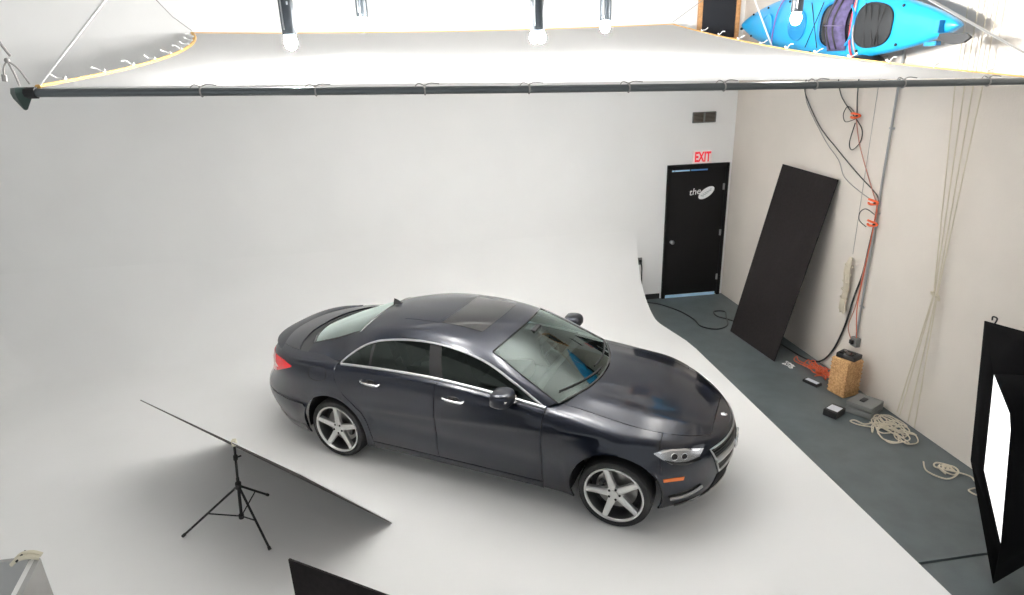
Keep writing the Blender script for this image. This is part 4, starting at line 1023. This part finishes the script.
g = G(); g.tube([kdeck(.46, .6, .02), kdeck(.52, -.6, .02)], .005, 5); g.tube([kdeck(.52, .6, .02), kdeck(.46, -.6, .02)], .005, 5); build('bungee', g, M_black, ky)
g = G(); e = KB+kx*.08-ku*.07; prof_ = [(-.16, .035), (-.05, .045), (.06, .035), (.16, .045), (.235, .0), (.17, -.06), (.05, -.085), (-.08, -.075), (-.17, -.03)]
a_ = [e+kd*(p[0]*.85+.02)+ku*(p[1]*.7-.02) for p in prof_]; g.add(a_+[p+kx*.025 for p in a_], [tuple(range(9)), tuple(range(17, 8, -1))]+[(k, (k+1) % 9, 9+(k+1) % 9, 9+k) for k in range(9)]); build('rudder', g, M_hatch, ky)['label'] = 'dark rudder blade at the stern'
g = G(); g.box(e-kd*.16+ku*.06, (.06, .05, .10)); g.box(e-kd*.2-ku*.08, (.05, .14, .035)); build('rudder_bracket', g, M_blued, ky)
g = G(); g.tube(smooth_path([KA-kd*.06+ku*-.05, KA+kd*.02+ku*-.035, KA+kd*.1-ku*.05]), .018, 6); build('bow_toggle', g, M_black, ky)
jk = thing('buoyancy_vest', 'dark purple life vest strapped in the cockpit of the kayak', 'life vest', (-.4, -2.3, 4.1))
def vst(s, t):
    p = kdeck(.565+.08*s, .85-1.55*t, .02+.075*math.sin(PI*s)**.5*math.sin(PI*t)**.4); return p+kd*(.02*math.sin(t*9))
g = G(); g.grid(vst, 14, 20); build('vest_body', g, M_purple, jk, angle=60)
for s_ in (.35, .68):
    g = G(); g.tube([vst(s_, .04+.92*i/16)+kx*.008 for i in range(17)], .012, 6, flat=.5); build('webbing', g, M_black, jk)
g = G(); g.tube([vst(.02+.96*i/10, .55)+kx*.01 for i in range(11)], .010, 6, flat=.5); build('waist_strap', g, mat('grey_purple', (.17, .15, .24), .7), jk)
for lab, s_, mt, r_, dx in (('purple strap around the bow half of the kayak', .27, mat('violet_webbing', (.30, .12, .42), .7), .012, -.05), ('red strap around the kayak beside the vest', .662, mat('red_webbing', (.55, .05, .07), .7), .014, .02), ('grey strap around the kayak just right of the vest', .672, M_ropeg, .010, .05)):
    g = G(); g.tube([kayp(s_+dx*(i/20-.5), PI*i/20)+kx*.018 for i in range(21)]+[kayp(s_+dx*.5, PI)+V(.26, 0, .0)], r_, 6, flat=.5); tag(build('kayak_strap', g, mt, base=(-.3, -1.3, 4.1)), lab, 'strap')
for k, s_ in enumerate((.30, .70)):
    p = kayp(s_, PI); t = thing('kayak_rack_pad', ('left' if k == 0 else 'right')+' black padded bracket under the kayak', 'bracket', (-.2, p.y, p.z-.05), 'pads under the kayak')
    g = G(); g.sphere((p.x+.02, p.y, p.z-.03), .17, 18, 8, (1.0, .75 if k else .6, .38)); build('pad', g, M_hatch, t)
    g = G(); g.tube([(-.01, p.y, p.z-.10), (p.x+.0, p.y, p.z-.05)], .02, 8); build('arm', g, M_black, t)
bo = thing('blackboard', 'black board in a light wooden frame high on the back wall left of the kayak', 'blackboard', (-.41, -.02, 4.4))
x0, x1, z0, z1 = -.745, -.10, 4.02, 4.66
g = G(); g.box(((x0+x1)/2, -.025, (z0+z1)/2), (x1-x0-.08, .02, z1-z0-.08)); build('slate', g, M_slate, bo)
for cc, dd in (((x0+.03, -.035, (z0+z1)/2), (.06, .05, z1-z0)), ((x1-.03, -.035, (z0+z1)/2), (.06, .05, z1-z0)), (((x0+x1)/2, -.036, z1-.03), (x1-x0-.12, .048, .06)), (((x0+x1)/2, -.036, z0+.03), (x1-x0-.12, .048, .06))):
    g = G(); g.box(cc, dd); build('frame_rail', g, M_wood, bo, bevel=.005)
